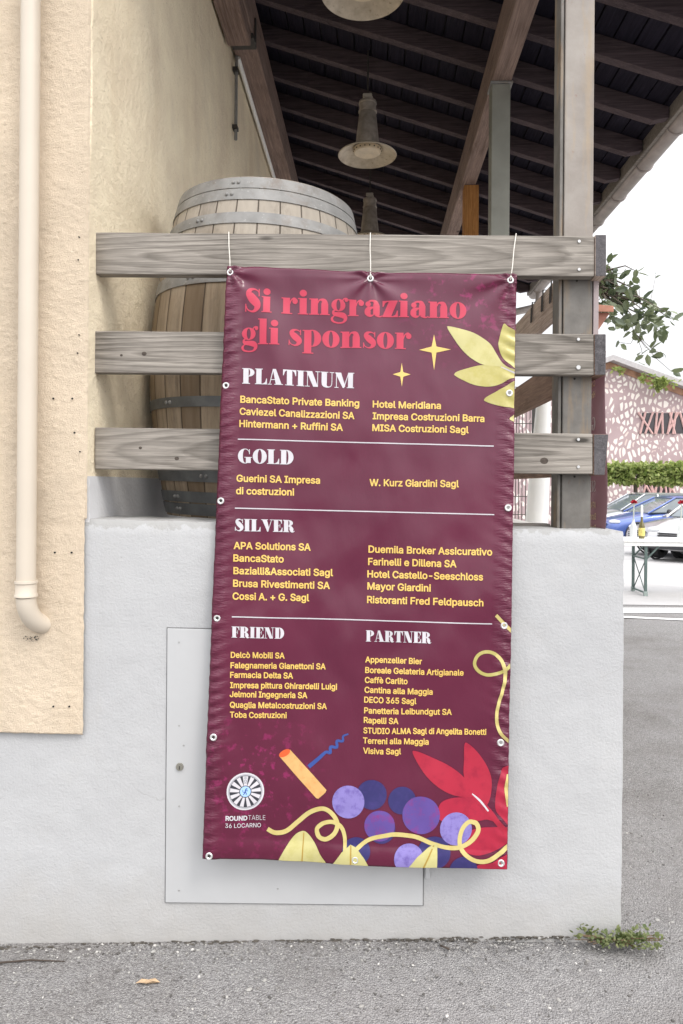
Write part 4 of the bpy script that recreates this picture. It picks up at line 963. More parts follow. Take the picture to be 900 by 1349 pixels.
'e':(404,[[212,-8,161,-2,117,16,82,46,56,85,40,132,34,187,39,242,55,290,81,329,115,359,157,378,205,384,236,382,266,374,294,361,319,341,341,315,357,282,368,242,371,194,371,169,75,169,75,221,338,221,310,202,307,237,298,269,283,294,263,314,237,326,205,330,173,326,146,313,125,294,109,270,99,241,96,211,96,178,100,139,110,106,128,80,151,61,179,50,212,46,234,48,254,53,271,61,285,73,297,88,306,105,365,91,353,63,335,39,311,19,283,4,249,-5]]),
'f':(253,[[228,379,228,327,6,327,6,379],[81,0,81,432,84,461,96,486,113,505,135,519,161,527,187,530,207,529,222,527,243,521,227,468,215,472,195,474,171,470,154,460,145,443,142,419,142,0]]),
'g':(425,[[207,-151,168,-148,134,-140,105,-127,82,-110,64,-91,51,-69,101,-41,110,-53,122,-66,136,-78,154,-88,178,-95,207,-97,249,-92,282,-75,304,-47,311,-6,311,68,306,68,298,56,287,41,272,28,252,16,227,8,195,5,152,10,113,27,80,53,55,90,39,136,34,191,39,246,55,293,80,332,112,361,152,378,196,384,228,382,253,373,273,360,288,346,299,331,308,319,313,319,313,379,372,379,372,-9,367,-54,350,-90,324,-117,291,-136,251,-147],[205,59,237,63,264,75,285,95,300,121,309,154,312,193,309,231,300,264,285,291,264,312,237,325,205,330,172,325,145,312,124,290,109,262,99,229,96,193,99,155,109,123,124,96,145,76,172,63]]),
'h':(410,[[114,227,114,0,53,0,53,509,114,509,114,287,102,287,124,332,152,362,187,379,227,384,264,380,295,369,321,349,341,321,353,285,357,240,357,0,296,0,296,235,290,275,273,304,246,323,210,329,184,326,161,317,141,303,126,283,117,257]]),
'i':(166,[[53,0,53,379,114,379,114,0],[84,443,67,446,54,455,44,468,41,483,44,499,54,512,67,521,84,524,100,521,114,512,123,499,126,483,123,468,114,455,100,446]]),
'k':(380,[[110,137,110,212,121,212,284,379,360,379,184,199,177,199],[53,0,53,509,114,509,114,0],[294,0,148,186,191,229,372,0]]),
'l':(189,[[139,-2,101,3,74,20,58,47,53,84,53,509,114,509,114,99,115,77,120,62,146,52,160,53,170,54,181,3,162,-1]]),
'm':(609,[[53,0,53,379,112,379,112,295,108,295,118,323,132,346,151,363,172,376,195,384,219,386,257,380,287,361,309,331,321,295,312,295,322,321,337,343,357,361,381,375,407,383,437,386,468,383,497,372,522,354,541,328,553,296,557,255,557,0,496,0,496,254,490,289,473,313,447,326,419,330,395,328,374,320,358,307,345,290,338,270,335,247,335,0,274,0,274,260,269,288,253,311,229,326,199,330,178,328,158,320,140,307,126,289,117,266,114,238,114,0]]),
'n':(409,[[114,227,114,0,53,0,53,379,112,379,112,287,102,287,124,332,152,362,187,379,227,384,264,380,295,369,321,349,341,321,353,285,357,240,357,0,296,0,296,235,290,275,273,304,246,323,210,329,184,326,161,317,141,303,126,283,117,257]]),
'o':(415,[[207,-8,159,-2,117,16,82,46,56,85,40,133,34,187,40,243,56,291,82,330,117,360,159,378,207,384,256,378,299,360,333,330,359,291,376,243,381,187,376,133,359,85,333,46,299,16,256,-2],[207,46,242,51,270,66,292,89,307,117,316,151,319,187,316,224,307,258,292,287,270,310,242,325,207,330,173,325,145,310,124,287,108,258,99,224,96,187,99,151,108,117,124,89,145,66,173,51]]),
'p':(424,[[53,-143,53,379,112,379,112,319,118,319,126,331,137,346,152,360,171,373,197,381,229,384,274,378,313,361,345,332,370,293,385,245,390,189,385,133,370,84,346,45,313,16,274,-2,229,-8,198,-5,173,4,153,17,138,31,127,46,118,59,114,59,114,-143],[220,47,253,51,279,66,301,88,316,117,325,151,328,189,325,227,316,261,301,290,280,311,253,325,220,330,188,325,161,312,140,291,125,263,116,229,113,189,116,150,125,115,140,86,162,65,188,51]]),
'r':(259,[[53,0,53,379,112,379,112,321,115,321,130,347,152,367,181,380,213,385,229,384,243,384,243,322,230,324,207,326,182,323,159,315,140,301,126,284,117,262,114,237,114,0]]),
's':(365,[[182,-8,145,-5,112,3,84,18,62,38,45,63,36,94,94,107,105,79,124,60,150,49,181,45,217,50,244,62,262,81,268,103,265,121,254,136,237,147,212,155,149,170,104,186,72,208,53,237,47,274,51,305,65,332,87,354,115,370,149,381,187,384,223,381,254,372,279,358,299,339,314,316,324,290,268,277,258,298,243,316,219,328,187,333,156,329,131,317,114,299,109,277,112,258,124,243,144,232,172,223,229,209,275,194,306,171,325,142,331,107,326,75,312,47,290,24,260,6,223,-5]]),
't':(227,[[204,379,204,327,6,327,6,379],[65,471,126,471,126,98,128,76,136,61,150,53,170,50,185,51,202,54,213,2,192,-3,168,-4,125,2,92,21,72,52,65,93]]),
'u':(410,[[182,-5,146,-1,115,11,89,31,69,59,57,95,53,139,53,379,114,379,114,144,119,105,137,75,164,56,200,50,226,53,249,62,268,77,283,97,293,122,296,153,296,379,357,379,357,0,298,0,298,92,307,92,286,47,257,17,222,0]]),
'v':(389,[[163,0,17,379,84,379,165,155,177,121,187,87,196,53,206,21,184,21,194,53,203,87,213,121,224,155,305,379,371,379,226,0]]),
'y':(389,[[47,-139,61,-86,71,-87,88,-90,104,-89,118,-84,130,-74,141,-58,151,-36,163,-1,17,379,84,379,165,155,177,121,187,87,196,53,206,21,184,21,193,53,202,87,212,121,224,155,305,379,371,379,204,-58,191,-85,177,-107,159,-124,139,-136,117,-143,91,-145,65,-143]]),
'z':(380,[[42,0,42,46,254,320,254,323,48,323,48,379,333,379,333,331,126,60,126,56,339,56,339,0]]),
'è':(404,[[212,-8,161,-2,117,16,82,46,56,85,40,132,34,187,39,242,55,290,81,329,115,359,157,378,205,384,236,382,266,374,294,361,319,341,341,315,357,282,368,242,371,194,371,169,75,169,75,221,338,221,310,202,307,237,298,269,283,294,263,314,237,326,205,330,173,326,146,313,125,294,109,270,99,241,96,211,96,178,100,139,110,106,128,80,151,61,179,50,212,46,234,48,254,53,271,61,285,73,297,88,306,105,365,91,353,63,335,39,311,19,283,4,249,-5],[180,429,114,529,182,529,230,429]]),
'ò':(415,[[207,-8,159,-2,117,16,82,46,56,85,40,133,34,187,40,243,56,291,82,330,117,360,159,378,207,384,256,378,299,360,333,330,359,291,376,243,381,187,376,133,359,85,333,46,299,16,256,-2],[207,46,242,51,270,66,292,89,307,117,316,151,319,187,316,224,307,258,292,287,270,310,242,325,207,330,173,325,145,310,124,287,108,258,99,224,96,187,99,151,108,117,124,89,145,66,173,51],[183,429,117,529,186,529,234,429]])}
CAPH = .509
def offset_loop(l, d):
    n = len(l); out = []
    for i in range(n):
        a, b, c = l[i - 1], l[i], l[(i + 1) % n]
        e1 = Vector((b[0] - a[0], b[1] - a[1])); e2 = Vector((c[0] - b[0], c[1] - b[1]))
        if e1.length < 1e-9 or e2.length < 1e-9: out.append(b); continue
        e1.normalize(); e2.normalize(); n1 = Vector((-e1.y, e1.x)); n2 = Vector((-e2.y, e2.x)); m = n1 + n2
        m = m / max(.35, m.length_squared) * 2 if m.length > 1e-6 else n1
        out.append((b[0] + m.x * d, b[1] + m.y * d))
    return out
def fill_nonzero(L):
    pts = [Vector(p) for l in L for p in l]; ed = []; b = 0
    for l in L: ed += [(b + i, b + (i + 1) % len(l)) for i in range(len(l))]; b += len(l)
    r = delaunay_2d_cdt(pts, ed, [], 0, 1e-5); V = [(v.x, v.y) for v in r[0]]; keep = []
    for t in r[2]:
        cx = sum(V[i][0] for i in t) / len(t); cy = sum(V[i][1] for i in t) / len(t); wn = 0
        for l in L:
            for i in range(len(l)):
                (x0, y0), (x1, y1) = l[i - 1], l[i]
                if (y0 <= cy) != (y1 <= cy):
                    if x0 + (cy - y0) / (y1 - y0) * (x1 - x0) > cx: wn += 1 if y1 > y0 else -1
        if wn: keep.append(tuple(t))
    return V, keep
GCACHE = {}
TCACHE = {}
def text_mesh(txt, bold=.012):
    key = (txt, bold)
    if key in TCACHE: return TCACHE[key]
    V, Fc, pen = [], [], 0.
    for ch in txt:
        if ch == ' ': pen += .19; continue
        adv, loops = GLYPHS[ch]
        L = [offset_loop([(l[i] / 1000, l[i + 1] / 1000) for i in range(0, len(l), 2)], bold) for l in loops]
        base_ = len(V)
        if (ch, bold) not in GCACHE: GCACHE[(ch, bold)] = fill_nonzero(L)
        gv_, gf_ = GCACHE[(ch, bold)]
        V += [(x + pen, y) for (x, y) in gv_]; Fc += [tuple(i + base_ for i in t) for t in gf_]
        pen += adv / 1000
    TCACHE[key] = (V, Fc); return V, Fc
def sans(bm, txt, x0, y0, x1, y1, cap, bold=.021, off=.0016, fn=None):
    V, Fc = text_mesh(txt, bold); xa_ = min(v[0] for v in V); xb_ = max(v[0] for v in V); k = (x1 - x0) / (xb_ - xa_); dy = (y1 - y0) / (x1 - x0); ky = cap / (CAPH + 2 * bold)
    vv = []
    for (x, y) in V:
        u = x0 + (x - xa_) * k + y * ky * dy * .4; v = y0 + (x - xa_) * k * dy - y * ky
        if fn: vv.append(bm.verts.new(fn(u, v)))
        else:
            q = toplane(u, v); vv.append(bm.verts.new(b3(q.x, q.y, off)))
    for f in Fc:
        try: bm.faces.new([vv[i] for i in f])
        except ValueError: pass
LEFT = [("BancaStato Private Banking", 317.5, 531, 473.4, 536.1, 9.4), ("Caviezel Canalizzazioni SA", 316.6, 546.8, 467.2, 552.4, 9.4), ("Hintermann + Ruffini SA", 316, 562.7, 452, 567.7, 9.4),
 ("Guerini SA Impresa", 312, 634.4, 421.7, 637, 9.4), ("di costruzioni", 311.4, 650.8, 387.5, 652.6, 9.4),
 ("APA Solutions SA", 308.2, 722.9, 409.3, 725.3, 9.6), ("BancaStato", 307.8, 739.3, 373.8, 741, 9.6), ("Bazialli&Associati Sagl", 307.8, 756, 438.7, 759, 9.6), ("Brusa Rivestimenti SA", 307.3, 772.6, 434.7, 776, 9.6), ("Cossi A. + G. Sagl", 306.7, 789.5, 407.3, 792, 9.6),
 ("Delcò Mobili SA", 304.4, 866, 375, 867.6, 8), ("Falegnameria Gianettoni SA", 304, 879.8, 429, 882.4, 8), ("Farmacia Delta SA", 303.5, 892.4, 386, 894.2, 8), ("Impresa pittura Ghirardelli Luigi", 303.5, 906, 444, 909, 8), ("Jelmoni Ingegneria SA", 303, 918, 404.8, 920.2, 8), ("Quaglia Metalcostruzioni SA", 303, 932, 430.6, 934.8, 8), ("Toba Costruzioni", 303, 945, 377.5, 946.6, 8)]
RIGHT = [("Hotel Meridiana", 491, 537, 580.7, 539.2, 9.2), ("Impresa Costruzioni Barra", 491, 552.5, 638, 556, 9.2), ("MISA Costruzioni Sagl", 490.5, 568, 617, 571, 9.2), ("W. Kurz Giardini Sagl", 486.8, 640, 604, 642, 9.4),
 ("Duemila Broker Assicurativo", 485.5, 727.8, 648, 731.5, 9.6), ("Farinelli e Dillena SA", 485, 744.2, 601, 747, 9.6), ("Hotel Castello-Seeschloss", 484, 760.6, 635.8, 764.2, 9.6), ("Mayor Giardini", 484, 776.6, 567.5, 779, 9.6), ("Ristoranti Fred Feldpausch", 483.6, 794.4, 636.2, 798, 9.6),
 ("Appenzeller Bier", 481.2, 872.6, 555.8, 874.5, 8), ("Boreale Gelateria Artigianale", 481.2, 886.5, 610.7, 889.3, 8), ("Caffè Carlito", 480.7, 899.6, 537, 900.9, 8), ("Cantina alla Maggia", 480.3, 912.5, 570, 914.8, 8), ("DECO 365 Sagl", 479.8, 925.4, 548.6, 927.1, 8), ("Panetteria Leibundgut SA", 479.8, 939.4, 595.4, 941.8, 8), ("Rapelli SA", 479.3, 952, 525, 953.2, 8), ("STUDIO ALMA Sagl di Angelita Bonetti", 478.8, 965.6, 640.8, 968, 8), ("Terreni alla Maggia", 478.3, 978.7, 564.8, 980.8, 8), ("Visiva Sagl", 478.3, 992, 528.5, 993.5, 8)]
for a in LEFT + RIGHT:
    bm = bm_(); sans(bm, *a)
    for f in bm.faces:
        f.normal_update()
        if f.normal.dot(nb) < 0: f.normal_flip()
    obj('sponsor_name', bm, M['ink_yellow'], banner, recalc=False)
for t, a in (('Si', (322.5, 412.6, 359.5, 413.5, 31.8)), ('ringraziano', (371, 413.8, 615.5, 420.0, 31.8)), ('gli', (318.5, 454.6, 370, 455.9, 32)), ('sponsor', (379.5, 456.1, 542, 460.2, 32))): fatline('title_lettering', t, *a, M['ink_red'])
HEADS = (('PLATINUM', (319.8, 506.2, 467.2, 511.9, 20.3)), ('GOLD', (313.8, 610.2, 387.4, 612.2, 19)), ('SILVER', (309.2, 699.4, 388, 701.2, 16)), ('FRIEND', (305.4, 839.6, 374.7, 841.6, 14.6)), ('PARTNER', (482, 845.2, 568, 847.2, 14.8)))
for t, a in HEADS: fatline('heading_lettering', t, *a, M['ink_white'])
for (a, b) in (((313.8, 578.8), (650, 588)), ((310, 669.4), (650.8, 678)), ((305.8, 812.4), (648, 821.6))):
    art('printed_rule', [[(a[0] + (b[0] - a[0]) * k / 20, a[1] + (b[1] - a[1]) * k / 20 - .7), (a[0] + (b[0] - a[0]) * (k + 1) / 20, a[1] + (b[1] - a[1]) * (k + 1) / 20 - .7), (a[0] + (b[0] - a[0]) * (k + 1) / 20, a[1] + (b[1] - a[1]) * (k + 1) / 20 + .7), (a[0] + (b[0] - a[0]) * k / 20, a[1] + (b[1] - a[1]) * k / 20 + .7)] for k in range(20)], M['ink_white'], grid=False, layer=2)
def star(cx, cy, l, r_, t, b):
    pts = [(cx, cy - t), (cx + l * .16, cy - t * .2), (cx + r_, cy), (cx + l * .16, cy + t * .2), (cx, cy + b), (cx - l * .16, cy + t * .2), (cx - l, cy), (cx - l * .16, cy - t * .2)]
    art('printed_star', [pts], M['ink_star'], layer=2)
star(571.8, 460.8, 19.5, 22, 19.8, 27); star(529.4, 493.4, 12, 11.6, 15, 16)
L0 = 5
def leaf(pts, ox, oy, k, mat, lay, smooth=True, name='printed_leaf'):
    art(name, [z3([tuple(p) for p in spl([(x, y) for (x, y) in pts], 4)] if smooth else pts, ox, oy, k)], mat, layer=lay)
a_ = (560, 420, 6.923)
leaf([(720, 45), (760, 75), (840, 135), (850, 300), (840, 455), (780, 420), (720, 370), (685, 310), (668, 240), (675, 190), (695, 110)], *a_, M['ink_leaf_b'], 4)
leaf([(265, 508), (300, 480), (400, 450), (500, 428), (600, 425), (700, 435), (770, 480), (845, 500), (845, 530), (770, 550), (700, 590), (630, 615), (540, 622), (440, 605), (340, 560), (285, 530)], *a_, M['ink_leaf_b'], 4)
leaf([(205, 88), (215, 70), (330, 95), (440, 130), (540, 190), (600, 240), (650, 320), (700, 400), (760, 445), (840, 475), (840, 510), (790, 495), (690, 440), (600, 430), (520, 420), (430, 370), (360, 310), (300, 240), (240, 150)], *a_, M['ink_leaf'], 6)
leaf([(535, 742), (560, 715), (640, 670), (720, 625), (850, 570), (850, 800), (770, 808), (680, 795), (600, 775), (548, 755)], *a_, M['ink_leaf_b'], 4)
leaf([(770, 910), (800, 885), (850, 850), (850, 945), (790, 930)], *a_, M['ink_leaf'], 4)
art('printed_vein', [z3(q, *a_) for q in ribbon([(690, 440, 6), (760, 470, 12), (835, 500, 14)])], M['ink_white'], layer=8)
b_ = (600, 800, 6.744)
art('printed_tendril', [z3(q, *b_) for q in ribbon([(358, 68, 30), (430, 145, 30), (500, 212, 30)])], M['ink_curl'], layer=4)
art('printed_tendril', [z3(q, *b_) for q in ribbon([(500, 505, 30), (430, 565, 30), (350, 592, 30), (270, 597, 30), (200, 560, 30), (168, 500, 30), (190, 435, 30), (240, 400, 30), (300, 395, 30), (360, 420, 30), (410, 475, 32), (440, 560, 34)])], M['ink_leaf_b'], layer=4)
art('printed_tendril', [z3(q, *b_) for q in ribbon([(360, 420, 30), (410, 475, 32), (440, 560, 34), (440, 640, 32), (420, 740, 30), (385, 860, 30), (368, 960, 30), (375, 1050, 30), (410, 1130, 30), (490, 1205, 30)])], M['ink_curl'], layer=6)
c_ = (420, 950, 3.333)
RL = [[(525, 380), (545, 350), (600, 335), (680, 340), (740, 370), (795, 445), (740, 432), (690, 440), (640, 430), (580, 440), (530, 430)], [(620, 520), (650, 490), (700, 470), (760, 465), (850, 470), (850, 520), (790, 560), (740, 580), (690, 588), (640, 570)], [(690, 660), (700, 630), (760, 620), (850, 580), (850, 670)],
      [(815, 203), (850, 220), (850, 450), (800, 420), (775, 380), (782, 300), (800, 230)]]
for q in RL: leaf(q, *c_, M['ink_crimson_b'], 3)
leaf([(640, 105), (655, 98), (700, 140), (740, 200), (760, 260), (755, 330), (735, 375), (715, 370), (670, 310), (638, 245), (638, 170)], *c_, M['ink_crimson'], 5)
leaf([(413, 142), (430, 132), (500, 160), (580, 200), (640, 250), (670, 310), (690, 335), (640, 335), (580, 320), (520, 285), (460, 225)], *c_, M['ink_crimson'], 6)
art('printed_stem', [z3(q, *c_) for q in ribbon([(665, 315, 16), (740, 392, 22), (845, 515, 26)])], M['ink_crimson'], layer=7)
art('printed_vein', [z3(q, *c_) for q in ribbon([(674, 320, 5), (710, 352, 9), (745, 395, 7)])], M['ink_white'], layer=9)
for (x, y, r_, m_, la) in ((233, 320, 65, 'ink_navy', 4), (366, 347, 60, 'ink_navy', 4), (275, 470, 62, 'ink_navy', 3), (267, 455, 67, 'ink_violet', 5), (165, 565, 60, 'ink_navy', 4), (505, 575, 72, 'ink_navy', 4), (635, 655, 62, 'ink_navy', 5),
                           (130, 352, 72, 'ink_lilac', 7), (449, 410, 82, 'ink_violet', 8), (602, 472, 72, 'ink_lilac', 9), (395, 598, 66, 'ink_lilac', 7)):
    art('printed_grape', [z3(ell(x, y, r_ * (1 + .02 * math.sin(x)), r_, 36), *c_)], M[m_], layer=la)
d_ = (260, 950, 4.09)
art('printed_tendril', [z3(q, *d_) for q in ribbon([(378, 582, 24), (420, 602, 25), (480, 592, 25), (540, 545, 25), (610, 490, 25), (680, 470, 24), (730, 500, 24), (755, 550, 24), (740, 600, 24), (695, 632, 24), (655, 620, 24), (645, 580, 22), (675, 550, 22)])], M['ink_curl'], layer=10)
art('printed_tendril', [z3(q, *d_) for q in ribbon([(655, 620, 24), (645, 580, 22), (680, 548, 22), (730, 540, 22), (775, 565, 22), (795, 620, 20), (795, 700, 18)])], M['ink_curl'], layer=11)
art('printed_tendril', [z3(q, *c_) for q in ribbon([(160, 562, 18), (220, 515, 18), (300, 495, 19), (350, 493, 19), (430, 505, 19), (500, 535, 19), (560, 552, 19), (620, 552, 20), (670, 525, 20), (700, 480, 20), (690, 447, 20), (660, 443, 18)])], M['ink_curl'], layer=12)
art('printed_tendril', [z3(q, *c_) for q in ribbon([(690, 447, 20), (660, 443, 19), (630, 475, 19), (618, 530, 19), (635, 575, 19), (680, 608, 19), (730, 613, 20), (780, 590, 20), (850, 535, 20)])], M['ink_curl'], layer=13)
art('printed_tendril', [z3(q, *c_) for q in ribbon([(835, 235, 16), (824, 300, 16), (834, 375, 16)])], M['ink_curl'], layer=12)
for (pts, vein, fr, la) in (([(425, 790), (430, 765), (470, 690), (520, 620), (560, 595), (590, 602), (630, 650), (660, 710), (684, 790)], ((574, 603), (562, 790)), d_, 8), ([(55, 650), (60, 625), (100, 570), (140, 537), (165, 550), (200, 595), (230, 650)], ((141, 540), (140, 650)), c_, 14), ([(385, 655), (390, 640), (430, 590), (480, 550), (520, 530), (520, 590), (518, 660)], ((505, 542), (450, 655)), c_, 14)):
    leaf(pts, *fr, M['ink_leaf'], la, smooth=(fr is d_))
    art('printed_vein', [z3(q, *fr) for q in ribbon([(*vein[0], 6), (*vein[1], 8)])], M['ink_vein'], layer=la + 1)
art('printed_cork', [z3([(440, 190), (500, 155), (697, 370), (690, 384), (652, 418), (640, 414)], *d_)], M['ink_cork'], layer=4)
art('printed_cork_end', [z3([(470 + 34 * math.cos(t * PI / 12) * .86 - 17 * math.sin(t * PI / 12) * .5, 174 - 34 * math.cos(t * PI / 12) * .5 - 17 * math.sin(t * PI / 12) * .86) for t in range(24)], *d_)], M['ink_cork_end'], layer=6)
art('printed_corkscrew', [z3(q, *d_) for q in ribbon([(600, 247, 22), (650, 205, 20), (692, 168, 16), (716, 172, 16), (718, 140, 16), (752, 142, 15), (752, 108, 15), (784, 108, 13), (786, 82, 11), (814, 70, 8)], 4)], M['ink_blue'], layer=3)
# wheel emblem
EX, EY = 323.6, 1042.4
def ring_px(r0, r1, n=48, a0=0, a1=360): return [[(EX + x, EY + y) for (x, y) in q] for q in gRing(0, 0, r0, r0, r1, r1, a0, a1, n)]
art('printed_emblem', [ell(EX, EY, 24.4)], M['ink_white'], layer=2)
art('printed_emblem_ring', ring_px(22.3, 21.2), M['ink_grey'], layer=4)
art('printed_emblem_wheel', [ell(EX, EY, 20.8)], M['ink_dark'], layer=4)
sp = []
for k in range(13):
    a = -PI / 2 + 2 * PI * k / 13; wd = .130 if k else .18; wi = .18 if k else .25
    sp.append([(EX + rr * math.cos(a + s_ * ww), EY + rr * math.sin(a + s_ * ww)) for (rr, ww, s_) in ((7.6, wi, -1), (20.2, wd, -1), (20.2, wd, 1), (7.6, wi, 1))])
art('printed_emblem_spokes', sp, M['ink_white'], layer=6)
art('printed_emblem_ring', ring_px(7.9, 6.9), M['ink_dark'], layer=8)
art('printed_emblem_hub', [ell(EX, EY, 7.0)], M['ink_hub'], layer=7)
art('printed_emblem_lion', [[(EX + x / 10, EY + y / 10) for (x, y) in q] for q in ribbon([(-28, 42, 10), (-12, 22, 12), (-2, 0, 16), (4, -22, 14), (16, -38, 12), (28, -30, 8)]) + ribbon([(-2, 4, 10), (12, 24, 10), (10, 44, 8)]) + ribbon([(4, -16, 8), (24, -8, 8), (32, -18, 6)]) + ribbon([(-8, 14, 8), (-30, 4, 6), (-34, -22, 7)])], M['ink_blue'], layer=9)
art('printed_emblem_crest', ring_px(0, 0, 1) and [[(EX + x, EY + y) for (x, y) in q] for q in gRing(0, -13.6, 2.3, 2.0, 1.1, .9) + gRing(0, -17.6, 1.7, 1.4, .7, .5) + gR(-2.2, -11.3, 2.2, -10.5)], M['ink_grey'], layer=8)
bm = bm_(); sans(bm, 'ROUND', 298, 1079.2, 326.2, 1079.9, 6.2, .03); sans(bm, 'TABLE', 327.2, 1079.9, 349.6, 1080.5, 6.2, -.008); sans(bm, '36 LOCARNO', 297.7, 1088.8, 343.7, 1090, 5.6, .004)
for f in bm.faces:
    f.normal_update()
    if f.normal.dot(nb) < 0: f.normal_flip()
obj('emblem_lettering', bm, M['ink_white'], banner, recalc=False)
# eyelets
Mb = Matrix(((axx.x, axz.x, nb.x, 0), (axx.y, axz.y, nb.y, 0), (axx.z, axz.z, nb.z, 0), (0, 0, 0, 1)))
EYE = {}
for k_, l_ in eyel.items():
    for (u, v) in l_:
        q = toplane(u, v); p = b3(q.x, q.y, .0015); EYE[(u, v)] = p
        bm = bm_(); lathe(bm, [(.0052, 0), (.0075, .0020), (.0100, .0020), (.0118, 0), (.0118, -.001), (.0052, -.001)], 20, (0, 0, 0), Matrix.Translation(p) @ Mb, close=True)
        e_ = obj('eyelet', bm, M['eyelet'], banner, smooth=40)
        bm = bm_(); disc_m = Matrix.Translation(p - nb * .0002) @ Mb; lathe(bm, [(0, 0), (.0054, 0), (.0054, .0002), (0, .0002)], 14, (0, 0, 0), disc_m); obj('eyelet_hole', bm, M['hole'] if k_ in 'lt' else M['galv'], e_)
# cords
for (u, v, ut, vt, lab) in ((304, 360, 301.5, 307, 'thin white cord over the top plank at the banner corner nearest the barrel'), (488, 366, 488, 308, 'thin white cord from the middle top eyelet of the banner, above the title'), (672, 370, 680, 309, 'slanting white cord from the banner corner next to the steel post')):
    p = EYE[(u, v)]; t_ = P(ut, vt - 1.2, RY - .003); tb_ = P(ut, vt - 1.2, RY + .05)
    bm = bm_(); tube(bm, [p + Vector((0, .004, -.004)), p + nb * .003 + Vector((0, 0, .004)), p.lerp(t_, .3) + Vector((.001, -.0015, 0)), p.lerp(t_, .65) - Vector((.001, 0, 0)), t_, tb_, tb_ - Vector((0, -.002, .09))], .0017, 8)
    bmesh.ops.create_icosphere(bm, subdivisions=2, radius=.0042, matrix=Matrix.Translation(p + nb * .003 + Vector((.001, 0, .009))))
    tag(obj('tie_cord', bm, M['cord'], smooth=True), lab, 'cord', 'cords holding up the banner')

bm = bm_(); a, b = P(779.5, 400, RY + .05), P(789, 400, RY + .05); box(bm, xb + .003, b.x, RY + .05, RY + .11, RQ[1][1].z - .02, RQ[0][1].z - .01)
obj('corner_batten', bm, plain('pale_mauve_batten', (.36, .30, .30), .8, var=.15, scale=6, bump=.001), railing, bevel=.002)
# second banner on the side railing, seen from behind
XB2 = P(797.5, 500, RY + .06).x
zt2, zb2 = RQ[1][1].z - .05, topz(.8) - .75
b2 = thing('side_banner', 'second burgundy banner hung on the side railing, seen from behind with mirrored lettering', 'banner', (XB2, RY + .06, zb2))
bm = bm_(); pv = None; NY = 30
cols = []
for i in range(NY + 1):
    y = RY + .046 + .60 * i / NY
    cols.append([bm.verts.new((XB2 + .006 * math.sin(i * .7 + j * .3) + .004 * mnoise.noise((i * .3, j * .3, 0)), y, zb2 + (zt2 - zb2) * j / 40)) for j in range(41)])
for i in range(NY):
    for j in range(40): bm.faces.new((cols[i][j], cols[i + 1][j], cols[i + 1][j + 1], cols[i][j + 1]))
o = obj('vinyl_sheet', bm, M['banner_back'], b2, smooth=True); md = o.modifiers.new('t', 'SOLIDIFY'); md.thickness = .001; md.offset = 0
KX = 1.0 / 400; Z2 = P(790, 640, 2.58).z
def side_fn(u, v): return Vector((XB2 - .014, RY + .05 + (u - 283) * KX * .95, Z2 - (v - 691) * KX))
for a in LEFT:
    if a[2] < 830 and a[1] + 140 < 520:
        bm = bm_(); sans(bm, *a, fn=side_fn); obj('mirrored_name', bm, M['thru_yellow'], b2)
for t, a in HEADS[:3]:
    bm = bm_()
    for k, pts in enumerate(fat_polys(t, *a)):
        vv = [bm.verts.new(side_fn(*p) - Vector((k % 11 * .00002, 0, 0))) for p in pts]
        for tt in ([tuple(range(len(vv)))] if len(vv) == 4 else tessellate_polygon([[Vector((p[0], p[1], 0)) for p in pts]])): bm.faces.new([vv[i] for i in tt])
    obj('mirrored_heading', bm, M['thru_white'], b2)
# timber sill on the deck behind the post
bm = bm_(); a, b = P(560, 690, 2.66), P(735, 690, 2.66); box(bm, a.x, xf - .002, 2.64, 2.70, DZ, P(700, 690, 2.64).z)
tag(obj('timber_sill', bm, M['sill'], bevel=.004), 'grey timber sill lying along the wall top beside the steel post', 'sill')

# ------------------------------------------------------------------ neighbouring canopy, column, fence
ev = thing('tiled_eave', 'small terracotta eave corner poking out beside the broad-leaved branches right of the railing', 'roof', P(780, 420, 5.2))
bm = bm_()
hexa(bm, [P(752, 398, 5.0), P(808.5, 403, 5.0), P(808.5, 411, 5.0), P(752, 410, 5.0)], [P(752, 398, 5.4), P(803, 404, 5.4), P(803, 411, 5.4), P(752, 410, 5.4)])
obj('tile_edge', bm, M['terracotta'], ev, bevel=.004)
bm = bm_(); hexa(bm, [P(752, 410.8, 5.05), P(804, 411.8, 5.05), P(789, 434, 5.05), P(752, 446, 5.05)], [P(752, 410.8, 5.35), P(799, 411.8, 5.35), P(786, 434, 5.35), P(752, 446, 5.35)])
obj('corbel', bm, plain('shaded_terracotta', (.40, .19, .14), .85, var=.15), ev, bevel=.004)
bm = bm_(); box(bm, P(758, 440, 5.1).x, P(768, 440, 5.1).x, 5.1, 5.25, gz(1.2), P(760, 440, 5.1).z); obj('prop', bm, M['brown_timber'], ev)
wb_, wt_ = P(701, 700, 8.2), P(714, 535, 8.2); wtop = wb_ + (wt_ - wb_) * 1.5; wb_.z = gz(2)
wc = thing('white_column', 'white column, wider at its foot, seen between the railing planks left of the steel post', 'column', wb_)
bm = bm_(); tube(bm, [wb_ + Vector((0, 0, .02)), wb_.lerp(wtop, .5), wtop], [.150, .115, .05], 28); obj('shaft', bm, M['white_paint'], wc, smooth=40)
bm = bm_(); lathe(bm, [(.20, -.02), (.20, .05), (.16, .08)], 28, wb_); obj('base', bm, M['white_paint'], wc, smooth=40)
